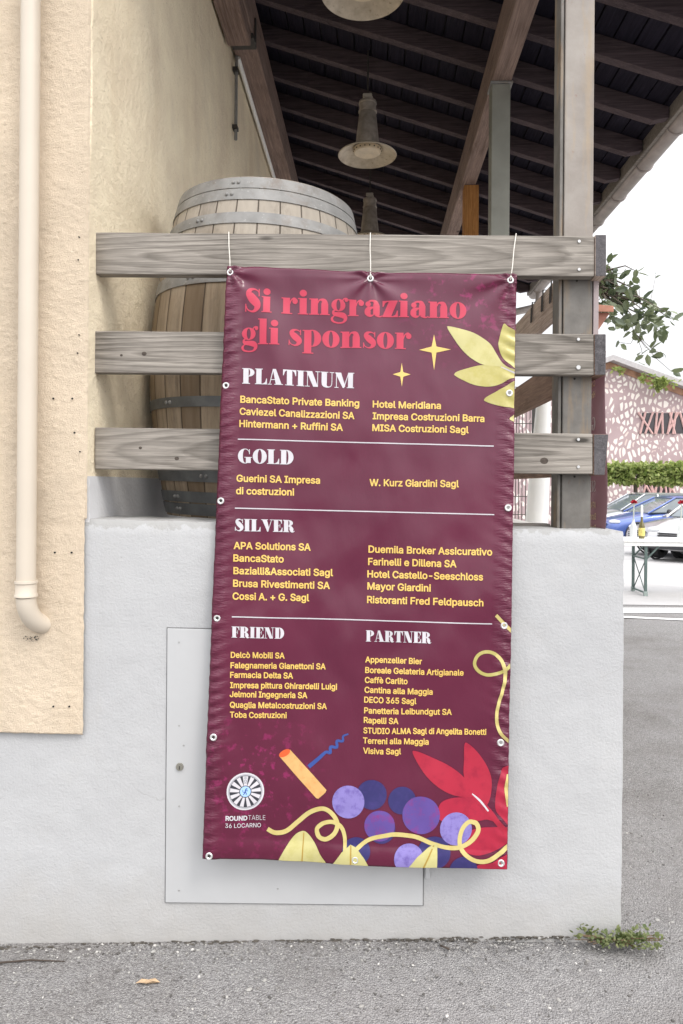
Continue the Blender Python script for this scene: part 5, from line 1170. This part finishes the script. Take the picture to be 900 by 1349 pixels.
# net fence behind, left of column
ff = thing('wire_fence', 'dark wire mesh fence panel behind the white column', 'fence', (1.5, 10, gz(1.5)))
bm = bm_(); x0_, x1_ = P(640, 600, 10).x, P(703, 600, 10).x; zz1 = CH + 1.35
k = 0
while x0_ + .05 * k < x1_: tube(bm, [Vector((x0_ + .05 * k, 10, gz(1.5))), Vector((x0_ + .05 * k + rnd.gauss(0, .01), 10, zz1))], .006, 5); k += 1
for j in range(12): tube(bm, [Vector((x0_, 10, gz(1.5) + .1 + .25 * j)), Vector((x1_, 10, gz(1.5) + .1 + .25 * j))], .006, 5)
obj('mesh_wires', bm, M['dark_iron'], ff)
bm = bm_(); box(bm, x1_ - .02, x1_ + .03, 9.98, 10.04, gz(1.5), zz1); obj('fence_post', bm, M['dark_iron'], ff)

# ------------------------------------------------------------------ far pink building
def screen_mat():
    m = N('pink_branch_screen'); m.inp('Roughness', .8)
    v = m.vec((1.0, 1, .55), (0, R(10), 0))
    vd = m.n('ShaderNodeVectorMath', operation='ADD'); nz_ = m.n('ShaderNodeTexNoise'); nz_.inputs['Scale'].default_value = .7; nz_.inputs['Detail'].default_value = 2
    m.l(m.co.outputs['Object'], nz_.inputs['Vector']); scl = m.n('ShaderNodeVectorMath', operation='SCALE'); scl.inputs['Scale'].default_value = .5
    m.l(nz_.outputs['Color'], scl.inputs[0]); m.l(v, vd.inputs[0]); m.l(scl.outputs[0], vd.inputs[1])
    e = m.voro(5.4, 'DISTANCE_TO_EDGE', vd.outputs[0], 'Distance', .85)
    cell = m.voro(5.4, 'F1', vd.outputs[0], 'Color', .85); sc_ = m.n('ShaderNodeSeparateColor'); m.l(cell, sc_.inputs[0])
    th = m.math('ADD', .075, m.math('MULTIPLY', m.noise(.45, 3), .22))
    hole = m.math('GREATER_THAN', e, th)
    c = m.mix(m.ramp(m.noise(.6, 4), [(.3, 0.), (.7, 1.)]), (.34, .25, .255), (.41, .31, .315))
    c = m.mix(hole, c, m.ramp(sc_.outputs[0], [(0., (.68, .62, .58)), (.8, (.74, .68, .63)), (1., (.56, .44, .41))]))
    m.col(c); return m.m
M['screen'] = screen_mat()
BY = 31
pk = thing('pink_building', 'pink building with a pale branch-pattern facade and grey gable edge beyond the parked cars', 'building', (P(850, 700, BY).x, BY, gz(10)))
g0, g1 = P(803, 470, BY), P(905, 508, BY)
sl_ = (g1.z - g0.z) / (g1.x - g0.x)
xg0, xg1 = P(640, 500, BY).x, g0.x + 9
prof = [(xg0, gz(6) - .6), (xg1, gz(6) - .6), (xg1, g0.z + sl_ * (xg1 - g0.x) - .25), (g0.x, g0.z - .25), (xg0, g0.z - .25 + sl_ * (g0.x - xg0))]
bm = bm_(); f1 = [bm.verts.new((x, BY, z)) for x, z in prof]; f2 = [bm.verts.new((x, BY + 8, z)) for x, z in prof]
bm.faces.new(f1); bm.faces.new(f2[::-1])
for i in range(5): bm.faces.new((f1[i], f2[i], f2[(i + 1) % 5], f1[(i + 1) % 5]))
obj('facade', bm, M['screen'], pk)
for sgn, xe in ((1, xg1 + .3), (-1, xg0 - .3)):
    bm = bm_(); ze = g0.z + sl_ * abs(xe - g0.x)
    a = [Vector((g0.x, BY - .5, g0.z - .22)), Vector((xe, BY - .5, ze - .22)), Vector((xe, BY - .5, ze)), Vector((g0.x, BY - .5, g0.z))]
    hexa(bm, a, [p + Vector((0, 9, 0)) for p in a]); obj('roof_edge', bm, plain('grey_roof_edge', (.40, .38, .38), .7), pk)
    bm = bm_(); a = [Vector((g0.x, BY - .06, g0.z - .50)), Vector((xe, BY - .06, ze - .50)), Vector((xe, BY - .06, ze - .23)), Vector((g0.x, BY - .06, g0.z - .23))]
    hexa(bm, a, [p + Vector((0, .05, 0)) for p in a]); obj('rust_frieze', bm, plain('rust_frieze', (.36, .20, .13), .8, var=.5, scale=2), pk)
WD = plain('dark_window', (.045, .04, .045), .25)
for (u0, v0, u1, v1) in ((846, 544, 915, 571), (848, 624, 886, 650)):
    a, b = P(u0, v0, BY - .03), P(u1, v1, BY - .03)
    bm = bm_(); box(bm, a.x, b.x, BY - .03, BY + .1, b.z, a.z); wn_ = obj('window', bm, WD, pk)
    bm = bm_()
    for k in range(13):
        xx = a.x + (b.x - a.x) * (k + .4) / 13; tube(bm, [Vector((xx - .1 + rnd.gauss(0, .16), BY - .06, b.z - .03)), Vector((xx + rnd.gauss(0, .16), BY - .06, a.z + .03))], .045, 5)
    obj('branch_grille', bm, plain('pink_grille', (.55, .35, .33), .8), wn_)

# foliage helper
def leaf_faces(bm, p, dirv, L, W, rng):
    d = Vector(dirv).normalized(); s = d.cross(Vector((rng.gauss(0, 1), rng.gauss(0, 1), rng.gauss(0, 1)))).normalized(); n = d.cross(s)
    pts = [p, p + d * L * .3 + s * W * .42 + n * L * .05, p + d * L * .65 + s * W * .38 + n * L * .03, p + d * L - n * L * .06, p + d * L * .65 - s * W * .38 + n * L * .03, p + d * L * .3 - s * W * .42 + n * L * .05]
    v = [bm.verts.new(q) for q in pts]; m1 = bm.verts.new(p + d * L * .45 - n * L * .02)
    bm.faces.new((v[0], v[1], v[2], m1)); bm.faces.new((m1, v[2], v[3])); bm.faces.new((m1, v[3], v[4])); bm.faces.new((v[0], m1, v[4], v[5]))
def foliage_mat(name, a, b, trans=.25):
    m = N(name); m.inp('Roughness', .5); m.inp('Specular IOR Level', .35)
    g = m.n('ShaderNodeNewGeometry'); c = m.mix(g.outputs['Random Per Island'], a, b); m.col(c)
    tr = m.n('ShaderNodeBsdfTranslucent'); m.l(m.mix(.4, c, (.25, .35, .06)), tr.inputs[0]); mx = m.n('ShaderNodeMixShader'); mx.inputs[0].default_value = trans
    out = m.t.nodes['Material Output']; m.l(m.b.outputs[0], mx.inputs[1]); m.l(tr.outputs[0], mx.inputs[2]); m.l(mx.outputs[0], out.inputs[0])
    return m.m
M['mag_leaf'] = foliage_mat('glossy_tree_leaf', (.07, .09, .07), (.24, .27, .17), .2)
M['hedge_leaf'] = foliage_mat('clipped_leaf', (.15, .21, .055), (.42, .46, .17), .4)
M['weed_leaf'] = foliage_mat('weed_leaf', (.08, .11, .04), (.24, .26, .12))
M['bark'] = plain('bark', (.13, .105, .085), .9, var=.3, scale=20, bump=.006, bscale=40)
def tree_row(name, u, Yt, u0, u1, v0, v1, label, nleaf):
    b = PG(u, 700); base = Vector((P(u, 640, Yt).x, Yt, gz(10, Yt)))
    t = thing(name, label, 'tree', base, 'clipped box-crowned trees before the pink building'); rg = random.Random(int(u))
    a, c = P(u0, v0, Yt), P(u1, v1, Yt)
    bm = bm_(); tube(bm, [base, base + Vector((.03, 0, 1)), Vector((base.x, Yt, c.z + .15))], [.09, .075, .07], 10); obj('trunk', bm, M['bark'], t, smooth=True)
    bm = bm_()
    for k in range(nleaf):
        x = rg.uniform(a.x, c.x); z = rg.uniform(c.z, a.z) + .12 * mnoise.noise((x * 2, 0, 3)); y = Yt + rg.uniform(-.55, .55)
        if mnoise.noise((x * 2.4, y * 2, z * 2.8)) < -.30: continue
        leaf_faces(bm, Vector((x, y, z)), (rg.gauss(0, 1), rg.gauss(0, 1), rg.gauss(0, .7)), rg.uniform(.12, .21), rg.uniform(.10, .16), rg)
    obj('crown', bm, M['hedge_leaf'], t)
    bm = bm_()
    for k in range(7): tube(bm, [Vector((base.x, Yt, c.z + .1)), Vector((a.x + (c.x - a.x) * (k + .5) / 7, Yt + rg.uniform(-.3, .3), (a.z + c.z) / 2))], .03, 6)
    obj('limb', bm, M['bark'], t)
tree_row('clipped_tree', 837, 27.5, 776, 868, 611, 637, 'clipped flat-topped tree over the front of the blue car', 4200)
tree_row('clipped_tree', 925, 27.5, 868, 980, 609, 639, 'clipped flat-topped tree over the roof of the blue car', 4600)

# tree branch beside the post
TY = 7.0
base = Vector((P(765, 600, TY).x, TY, gz(2)))
tr_ = thing('broadleaf_tree', 'dark glossy-leaved tree whose branches reach out right of the railing against the sky', 'tree', base); rg = random.Random(5)
bm = bm_(); crown = P(768, 380, TY); tube(bm, [base, base + Vector((.02, 0, 1.0)), crown], [.065, .055, .035], 10); obj('trunk', bm, M['bark'], tr_, smooth=True)
cl = [(797, 372, 9, 26), (801, 350, 6, 7), (813, 366, 9, 16), (826, 378, 8, 12), (812, 388, 10, 26), (798, 398, 9, 26), (803, 412, 9, 12), (830, 395, 9, 13), (846, 396, 8, 13), (851, 412, 9, 16), (863, 405, 7, 10), (858, 424, 7, 8), (840, 424, 9, 13), (826, 424, 9, 14), (812, 424, 7, 9), (869, 436, 7, 10), (880, 412, 5, 5), (884, 420, 3, 3), (838, 357, 4, 3), (864, 363, 2, 2), (842, 374, 3, 2), (835, 436, 6, 6), (845, 440, 4, 3), (856, 460, 4, 4), (846, 466, 4, 3), (876, 467, 4, 4), (817, 451, 2, 2), (884, 489, 3, 2), (841, 479, 2, 1), (783, 360, 12, 20), (775, 395, 12, 20)]
bm = bm_(); tw = bm_()
for (u, v, s, n_) in cl:
    yc_ = TY + rg.uniform(-.3, .3); cpt = P(u, v, yc_)
    hub = crown + Vector((rg.uniform(.1, .35), 0, rg.uniform(-.12, .22)))
    if v < 455 and n_ > 2: tube(tw, [crown, crown.lerp(hub, .9), hub.lerp(cpt, .6) + Vector((0, 0, .04)), cpt], [.014, .010, .006, .003], 5)
    elif n_ > 1: tube(tw, [P(838, 440, TY), P(845, 455, TY).lerp(cpt, .5), cpt], [.003, .0025, .002], 5)
    for k in range(int(n_ * 1.0)):
        p = P(u + rg.gauss(0, s * .5), v + rg.gauss(0, s * .5), yc_ + rg.gauss(0, .08))
        leaf_faces(bm, p, (rg.gauss(.2, .8), rg.gauss(0, .8), rg.gauss(-.35, .6)), rg.uniform(.085, .145), rg.uniform(.055, .085), rg)
obj('crown', bm, M['mag_leaf'], tr_); obj('branches', tw, M['bark'], tr_)
bm = bm_(); pvp = P(868, 505, BY - .8)
for k in range(120):
    leaf_faces(bm, P(868 + rg.gauss(0, 5), 504 + rg.gauss(0, 4), BY - .8), (rg.gauss(0, 1), rg.gauss(0, 1), rg.gauss(-.4, .6)), .22, .15, rg)
for (uu, vv_) in ((812, 486), (816, 490), (846, 500), (852, 494), (877, 500), (886, 503)):
    for k in range(14): leaf_faces(bm, P(uu + rg.gauss(0, 3), vv_ + rg.gauss(0, 3), BY - .8), (rg.gauss(0, 1), rg.gauss(0, 1), rg.gauss(-.4, .6)), .2, .12, rg)
tag(obj('creeper', bm, M['hedge_leaf']), 'green creeper tufts under the gable edge of the pink building', 'creeper')

# ------------------------------------------------------------------ cars
GL = plain('car_glass', (.16, .185, .20), .08, var=.2, scale=1.2, spec=.5)
TY_ = plain('tyre_rubber', (.03, .03, .032), .85); RIM = plain('rim_alloy', (.42, .42, .43), .35, .7)
BLK = plain('black_trim', (.03, .03, .033), .5); LENS = plain('headlamp_lens', (.70, .72, .74), .12, coat=.6)
def car(label, paint, loc, head, hatch=True, H=1.5):
    """front towards local -x"""
    C_ = thing('parked_car', label, 'car', (0, 0, 0), 'cars parked beyond the beer table')
    Lc = 4.15; W = .88
    stn = [(0, .30, .55, .62), (.10, .24, .70, .76), (.45, .20, .80, .84), (1.05, .18, .92, .87), (1.35, .18, .97, .88), (2.2, .18, 1.0, .88), (3.2, .18, 1.03, .87), (3.8, .22, 1.02, .83), (4.05, .28, .96, .78), (Lc, .36, .80, .70)]
    bm = bm_(); rings = []
    for (x, zb_, zt_, hw) in stn:
        s = [(-hw * .93, zb_), (-hw * .99, zb_ + .12), (-hw, (zb_ + zt_) / 2), (-hw * .985, zt_ - .13), (-hw * .92, zt_ - .02), (-hw * .5, zt_ + .02), (0, zt_ + .03)]
        s = s + [(-a, b) for (a, b) in s[-2::-1]]
        rings.append([bm.verts.new((x, y, z)) for (y, z) in s])
    for i in range(len(rings) - 1):
        m = len(rings[0])
        for k in range(m): bm.faces.new((rings[i][k], rings[i][(k + 1) % m], rings[i + 1][(k + 1) % m], rings[i + 1][k]))
    bm.faces.new(rings[0]); bm.faces.new(rings[-1][::-1])
    o = obj('body', bm, paint, C_, smooth=True); sb = o.modifiers.new('s', 'SUBSURF'); sb.levels = 2; sb.render_levels = 2
    # cabin
    x0, x1, x2, x3 = 1.18, 2.08, 3.55 if hatch else 3.2, 4.0 if hatch else 3.75
    wb, wt = .80, .62; zb_, zt_ = .96, H - .05
    bm = bm_(); hexa(bm, [Vector((x0, -wb, zb_)), Vector((x3, -wb, zb_ + .03)), Vector((x3, wb, zb_ + .03)), Vector((x0, wb, zb_))], [Vector((x1, -wt, zt_)), Vector((x2, -wt, zt_)), Vector((x2, wt, zt_)), Vector((x1, wt, zt_))])
    obj('cabin_glass', bm, GL, C_, bevel=.05, smooth=40)
    bm = bm_(); hexa(bm, [Vector((x1 - .04, -wt - .02, zt_ - .01)), Vector((x2 + .05, -wt - .02, zt_ - .01)), Vector((x2 + .05, wt + .02, zt_ - .01)), Vector((x1 - .04, wt + .02, zt_ - .01))], [Vector((x1 + .15, -wt * .8, H)), Vector((x2 - .1, -wt * .8, H)), Vector((x2 - .1, wt * .8, H)), Vector((x1 + .15, wt * .8, H))])
    for s in (-1, 1):
        for (a, b, r_) in (((x0 - .05, zb_), (x1 - .02, zt_), .028), ((2.45, zb_), (2.50, zt_), .035), ((x3 - .05, zb_), (x2 + .02, zt_), .05)):
            tube(bm, [Vector((a[0], s * (wb + .01), a[1])), Vector((b[0], s * (wt + .01), b[1]))], r_, 8)
    obj('roof', bm, paint, C_, bevel=.02, smooth=40)
    for s in (-1, 1):
        for xw in (.80, 3.35):
            bm = bm_(); Mx = Matrix.Translation((xw, s * .80, .33)) @ Matrix.Rotation(s * -PI / 2, 4, 'X')
            lathe(bm, [(.20, -.08), (.30, -.09), (.33, -.05), (.33, .07), (.30, .10), (.22, .105), (.20, .08)], 32, (0, 0, 0), Mx, close=True); ty = obj('tyre', bm, TY_, C_, smooth=40)
            bm = bm_(); lathe(bm, [(.0, .07), (.04, .085), (.05, .075), (.205, .055), (.215, .09), (.22, .06)], 32, (0, 0, 0), Mx); rm = obj('rim', bm, BLK, ty, smooth=40)
            bm = bm_()
            for k in range(7):
                a = 2 * PI * k / 7; box(bm, .03, .21, -.018, .018, .075, .10, Mx @ rotz(a))
            lathe(bm, [(.195, .09), (.215, .105), (.222, .09)], 28, (0, 0, 0), Mx); obj('spokes', bm, RIM, rm)
            bm = bm_(); lathe(bm, [(.345, .06), (.385, .06), (.385, .092), (.345, .10)], 36, (0, 0, 0), Mx, close=True); obj('wheel_arch', bm, BLK, C_, smooth=40)
        bm = bm_(); bmesh.ops.create_icosphere(bm, subdivisions=3, radius=1, matrix=Matrix.Translation((.20, s * .60, .70)) @ rotz(s * -.45) @ Matrix.Diagonal((.10, .20, .065, 1))); obj('headlight', bm, LENS, C_, smooth=True)
        bm = bm_(); bmesh.ops.create_icosphere(bm, subdivisions=3, radius=1, matrix=Matrix.Translation((1.70, s * .98, 1.02)) @ Matrix.Diagonal((.07, .10, .075, 1))); mr = obj('mirror', bm, BLK, C_, smooth=True)
        bm = bm_(); box(bm, 2.25, 2.40, s * .895 - .012, s * .895 + .012, .86, .885); obj('handle', bm, BLK, C_, bevel=.006)
        bm = bm_(); box(bm, 1.2, 3.0, s * .872 - .01, s * .872 + .012, .22, .30); obj('side_skirt', bm, BLK, C_, bevel=.006)
    bm = bm_()
    for k in range(5): box(bm, -.012 + .004 * abs(k - 2), .05, -.42, .42, .42 + .05 * k, .445 + .05 * k)
    obj('grille', bm, BLK, C_, bevel=.004)
    bm = bm_(); box(bm, -.01, .06, -.62, .62, .28, .36); obj('air_intake', bm, BLK, C_, bevel=.01)
    C_.location = loc; C_.rotation_euler = (0, 0, head)
    return C_
def paint(n, c, metal=.2): return plain(n, c, .28, metal, var=.04, scale=2, coat=.8)
def place(u, Y, label, pc_, head, H=1.5, dx=0):
    p = P(u, 700, Y); return car(label, pc_, (p.x, Y, gz(p.x, Y) + .008), head, H=H)
place(790, 22.6, 'blue hatchback parked side-on behind the silver and white cars', paint('blue_paint', (.07, .12, .36)), R(6), 1.48)
place(762, 25.4, 'pale silver car mostly hidden behind the blue hatchback', paint('silver_paint', (.46, .47, .50), .5), R(6), 1.56)
place(838, 18.6, 'silver grey low car nose between the blue hatchback and the white car', paint('grey_paint', (.33, .33, .36), .5), R(6), 1.45)
place(890, 16.2, 'white car nearest the beer table, nose with grey grille showing', paint('white_car_paint', (.55, .55, .56), .0), R(40), 1.5)

# ------------------------------------------------------------------ beer table and what stands on it
GREEN = plain('green_frame_paint', (.095, .135, .125), .5, .2, var=.2, scale=30)
f1_, f2_ = PG(851, 786), None
TX, TYY = f1_.x, f1_.y; tz = gz(TX); zt0 = tz + .745; zt1 = tz + .775
tbl = thing('beer_table', 'folding beer table with white top and green steel legs beyond the low wall', 'table', (TX + .8, TYY + .25, tz))
bm = bm_(); box(bm, TX - .33, TX + 1.87, TYY - .05, TYY + .55, zt0, zt1); obj('tabletop', bm, M['white_paint'], tbl, bevel=.006)
bm = bm_(); box(bm, TX - .31, TX + 1.85, TYY - .03, TYY - .008, zt0 - .055, zt0 - .002); box(bm, TX - .31, TX + 1.85, TYY + .5, TYY + .52, zt0 - .055, zt0 - .002); obj('apron', bm, M['white_paint'], tbl, bevel=.003)
for x_ in (TX, TX + 1.5):
    fr = []
    for dy in (0, .47):
        bm = bm_(); box(bm, x_ - .018, x_ + .018, TYY + dy, TYY + dy + .03, tz + .01, zt0 - .06); lg = obj('leg', bm, GREEN, tbl, bevel=.003)
        bm = bm_(); box(bm, x_ - .026, x_ + .026, TYY + dy - .004, TYY + dy + .034, tz - .004, tz + .07); obj('foot_cap', bm, plain('pale_foot', (.25, .30, .28), .6), lg, bevel=.004)
        bm = bm_(); sgn = 1 if x_ == TX else -1; tube(bm, [Vector((x_, TYY + dy + .012, tz + .50)), Vector((x_ + sgn * .22, TYY + dy + .012, zt0 - .01))], .012, 8); obj('strut', bm, GREEN, tbl)
    bm = bm_()
    for zz in (.04, .50): box(bm, x_ - .010, x_ + .010, TYY + .031, TYY + .469, tz + zz, tz + zz + .02)
    tube(bm, [Vector((x_, TYY + .03, tz + .06)), Vector((x_, TYY + .47, tz + .5))], .008, 6); tube(bm, [Vector((x_ + .004, TYY + .47, tz + .06)), Vector((x_ + .004, TYY + .03, tz + .5))], .008, 6)
    obj('cross_brace', bm, GREEN, tbl)
GLS = plain('clear_bottle_glass', (.62, .64, .64), .12, spec=.7, coat=.4)
def on_table(u, dy): p = P(u, 700, TYY + dy); return Vector((p.x, TYY + dy, zt1))
p = on_table(834.5, .2)
fb = thing('flower_bottle', 'small clear bottle with one red flower on the beer table, next to the candle bottle', 'bottle', p)
bm = bm_(); lathe(bm, [(0, 0), (.045, 0), (.048, .02), (.048, .16), (.03, .20), (.016, .24), (.016, .27), (.02, .275)], 20, p); obj('glass', bm, GLS, fb, smooth=40)
bm = bm_(); tube(bm, [p + Vector((0, 0, .1)), p + Vector((.005, 0, .5))], .008, 6); obj('stem', bm, plain('flower_stem', (.45, .48, .42), .7), fb)
bm = bm_(); rg = random.Random(3)
for k in range(40): leaf_faces(bm, p + Vector((.005, 0, .5)), (rg.gauss(0, 1), rg.gauss(0, 1), rg.uniform(-.1, .6)), .05, .04, rg)
obj('flower_head', bm, plain('red_petal', (.45, .02, .04), .6), fb)
p = on_table(845.5, .2)
cb = thing('candle_bottle', 'wine bottle with yellow label holding a white candle on the beer table', 'bottle', p)
bm = bm_(); lathe(bm, [(0, 0), (.040, 0), (.042, .02), (.042, .17), (.034, .20), (.018, .24), (.016, .30), (.0, .30)], 20, p); obj('glass', bm, plain('olive_bottle', (.12, .10, .03), .15, coat=.4), cb, smooth=40)
bm = bm_(); lathe(bm, [(.0432, .04), (.0435, .15)], 20, p); lb = obj('bottle_label', bm, plain('label_paper', (.62, .52, .16), .7, var=.3, scale=40), cb, smooth=40)
bm = bm_(); lathe(bm, [(0, .301), (.016, .301), (.015, .46), (.0, .47)], 14, p); obj('candle', bm, M['white_paint'], cb, smooth=40)
p = on_table(897, .2)
fb2 = dup(fb); fb2.location = p; fb2['label'] = 'clear bottle with a tall red stem on the beer table by the white car'
# ------------------------------------------------------------------ small ground things
bm = bm_(); rg = random.Random(11); pw = PG(812, 1240)
for k in range(34):
    a = rg.uniform(-PI, 0.25); l = rg.uniform(.05, .13) + .07 * max(0, math.cos(a)); base_ = pw + Vector((rg.uniform(-.045, .045), rg.uniform(-.02, .03), 0))
    tip = base_ + Vector((math.cos(a) * l * 1.0, math.sin(a) * l * .45, rg.uniform(.006, .046) * (1.25 - .5 * max(0, math.cos(a)))))
    for j in range(rg.randint(10, 17)):
        f = rg.uniform(.25, 1); q = base_.lerp(tip, f) + Vector((rg.gauss(0, .008), rg.gauss(0, .008), rg.gauss(.004, .006))); q.z = max(q.z, gz(q.x) + .003)
        leaf_faces(bm, q, (rg.gauss(0, 1), rg.gauss(-.3, .8), rg.gauss(.4, .5)), rg.uniform(.009, .021), rg.uniform(.008, .017), rg)
wd = thing('weed', 'low green weed growing at the foot of the grey wall corner', 'plant', pw)
obj('foliage', bm, M['weed_leaf'], wd)
bm = bm_()
for k in range(26):
    a = rg.uniform(-PI, .2); tube(bm, [pw + Vector((rg.uniform(-.03, .03), 0, .002)), pw + Vector((math.cos(a) * rg.uniform(.05, .17), math.sin(a) * .05, rg.uniform(.006, .04)))], .0014, 5)
obj('stems', bm, plain('weed_stem', (.14, .09, .05), .8), wd)
bm = bm_(); p = PG(194, 1296)
leaf_pts = [(-.036, -.006, .004), (-.02, -.013, .012), (0, -.012, .009), (.02, -.010, .016), (.042, .0, .006), (.022, .010, .012), (0, .012, .005), (-.02, .008, .010)]
vv = [bm.verts.new(p + Vector(q)) for q in leaf_pts]; cc = [bm.verts.new(p + Vector((x, .0, .003))) for x in (-.018, .002, .022)]
bm.faces.new((vv[0], vv[1], cc[0])); bm.faces.new((vv[1], vv[2], cc[1], cc[0])); bm.faces.new((vv[2], vv[3], cc[2], cc[1])); bm.faces.new((vv[3], vv[4], cc[2])); bm.faces.new((cc[2], vv[4], vv[5])); bm.faces.new((cc[1], cc[2], vv[5], vv[6])); bm.faces.new((cc[0], cc[1], vv[6], vv[7])); bm.faces.new((vv[0], cc[0], vv[7]))
tag(obj('fallen_leaf', bm, M['dry_leaf'], loc=p), 'curled dry tan leaf lying on the asphalt before the wall', 'leaf')
bm = bm_(); tube(bm, [PG(-30, 1275) + Vector((0, 0, .005)), PG(0, 1271) + Vector((0, 0, .007)), PG(40, 1267) + Vector((0, 0, .006)), PG(85, 1268) + Vector((0, 0, .004))], [.0035, .003, .0028, .0015], 6)
tag(obj('twig', bm, M['twig'], smooth=True), 'long thin dark twig on the asphalt near the house corner', 'twig')
bm = bm_(); tube(bm, [PG(580, 1247) + Vector((0, 0, .004)), PG(592, 1252) + Vector((0, 0, .004))], .003, 6)
tag(obj('twig', bm, M['twig'], smooth=True), 'tiny dark twig on the asphalt close to the wall foot', 'twig')
# loose grit, thicker along the wall
bm = bm_(); rg = random.Random(21)
for k in range(2600):
    if rg.random() < .35: x = rg.uniform(-1.5, 1.0); y = WY - abs(rg.gauss(0, .05)) - .006
    else: x = rg.uniform(-1.5, 1.6); y = rg.uniform(1.75, 3.6) if x > .9 else rg.uniform(1.75, 2.42)
    rr = rg.choice((.0018, .0022, .003, .0035, .0045)) * rg.uniform(.8, 1.25)
    bmesh.ops.create_icosphere(bm, subdivisions=1, radius=rr, matrix=Matrix.Translation((x, y, gz(x) + rr * .35)) @ Matrix.Rotation(rg.uniform(0, 6), 4, 'Z') @ Matrix.Diagonal((1.3, .9, .7, 1)))
for k in range(22):
    x = rg.uniform(-1.4, 1.5); y = rg.uniform(1.75, 2.40) if x < .9 else rg.uniform(1.75, 3.4); rr = rg.uniform(.004, .0075)
    bmesh.ops.create_icosphere(bm, subdivisions=2, radius=rr, matrix=Matrix.Translation((x, y, gz(x) + rr * .3)) @ Matrix.Rotation(rg.uniform(0, 6), 4, 'Z') @ Matrix.Diagonal((1.4, .9, .6, 1)))
def grit_mat():
    m = N('loose_grit'); m.inp('Roughness', .9); g = m.n('ShaderNodeNewGeometry')
    m.col(m.ramp(g.outputs['Random Per Island'], [(0., (.07, .065, .06)), (.5, (.20, .19, .18)), (.92, (.34, .33, .31)), (1., (.55, .53, .50))])); return m.m
tag(obj('gravel', bm, grit_mat()), 'loose grit and tiny pebbles scattered on the asphalt along the wall', 'grit', None, 'stuff')
bm = bm_(); rg = random.Random(31)
for k in range(420):
    x = rg.uniform(-1.6, .86); c = Vector((x, (YY if x < XS else WY) - .003 - abs(rg.gauss(0, .006)), gz(x) + rg.uniform(-.004, .004)))
    bmesh.ops.create_icosphere(bm, subdivisions=1, radius=rg.uniform(.002, .006), matrix=Matrix.Translation(c) @ Matrix.Diagonal((2.2, .7, .5, 1)))
tag(obj('dirt', bm, M['moss']), 'dark dirt and moss crumbs in the joint along the wall foot', 'dirt', None, 'stuff')
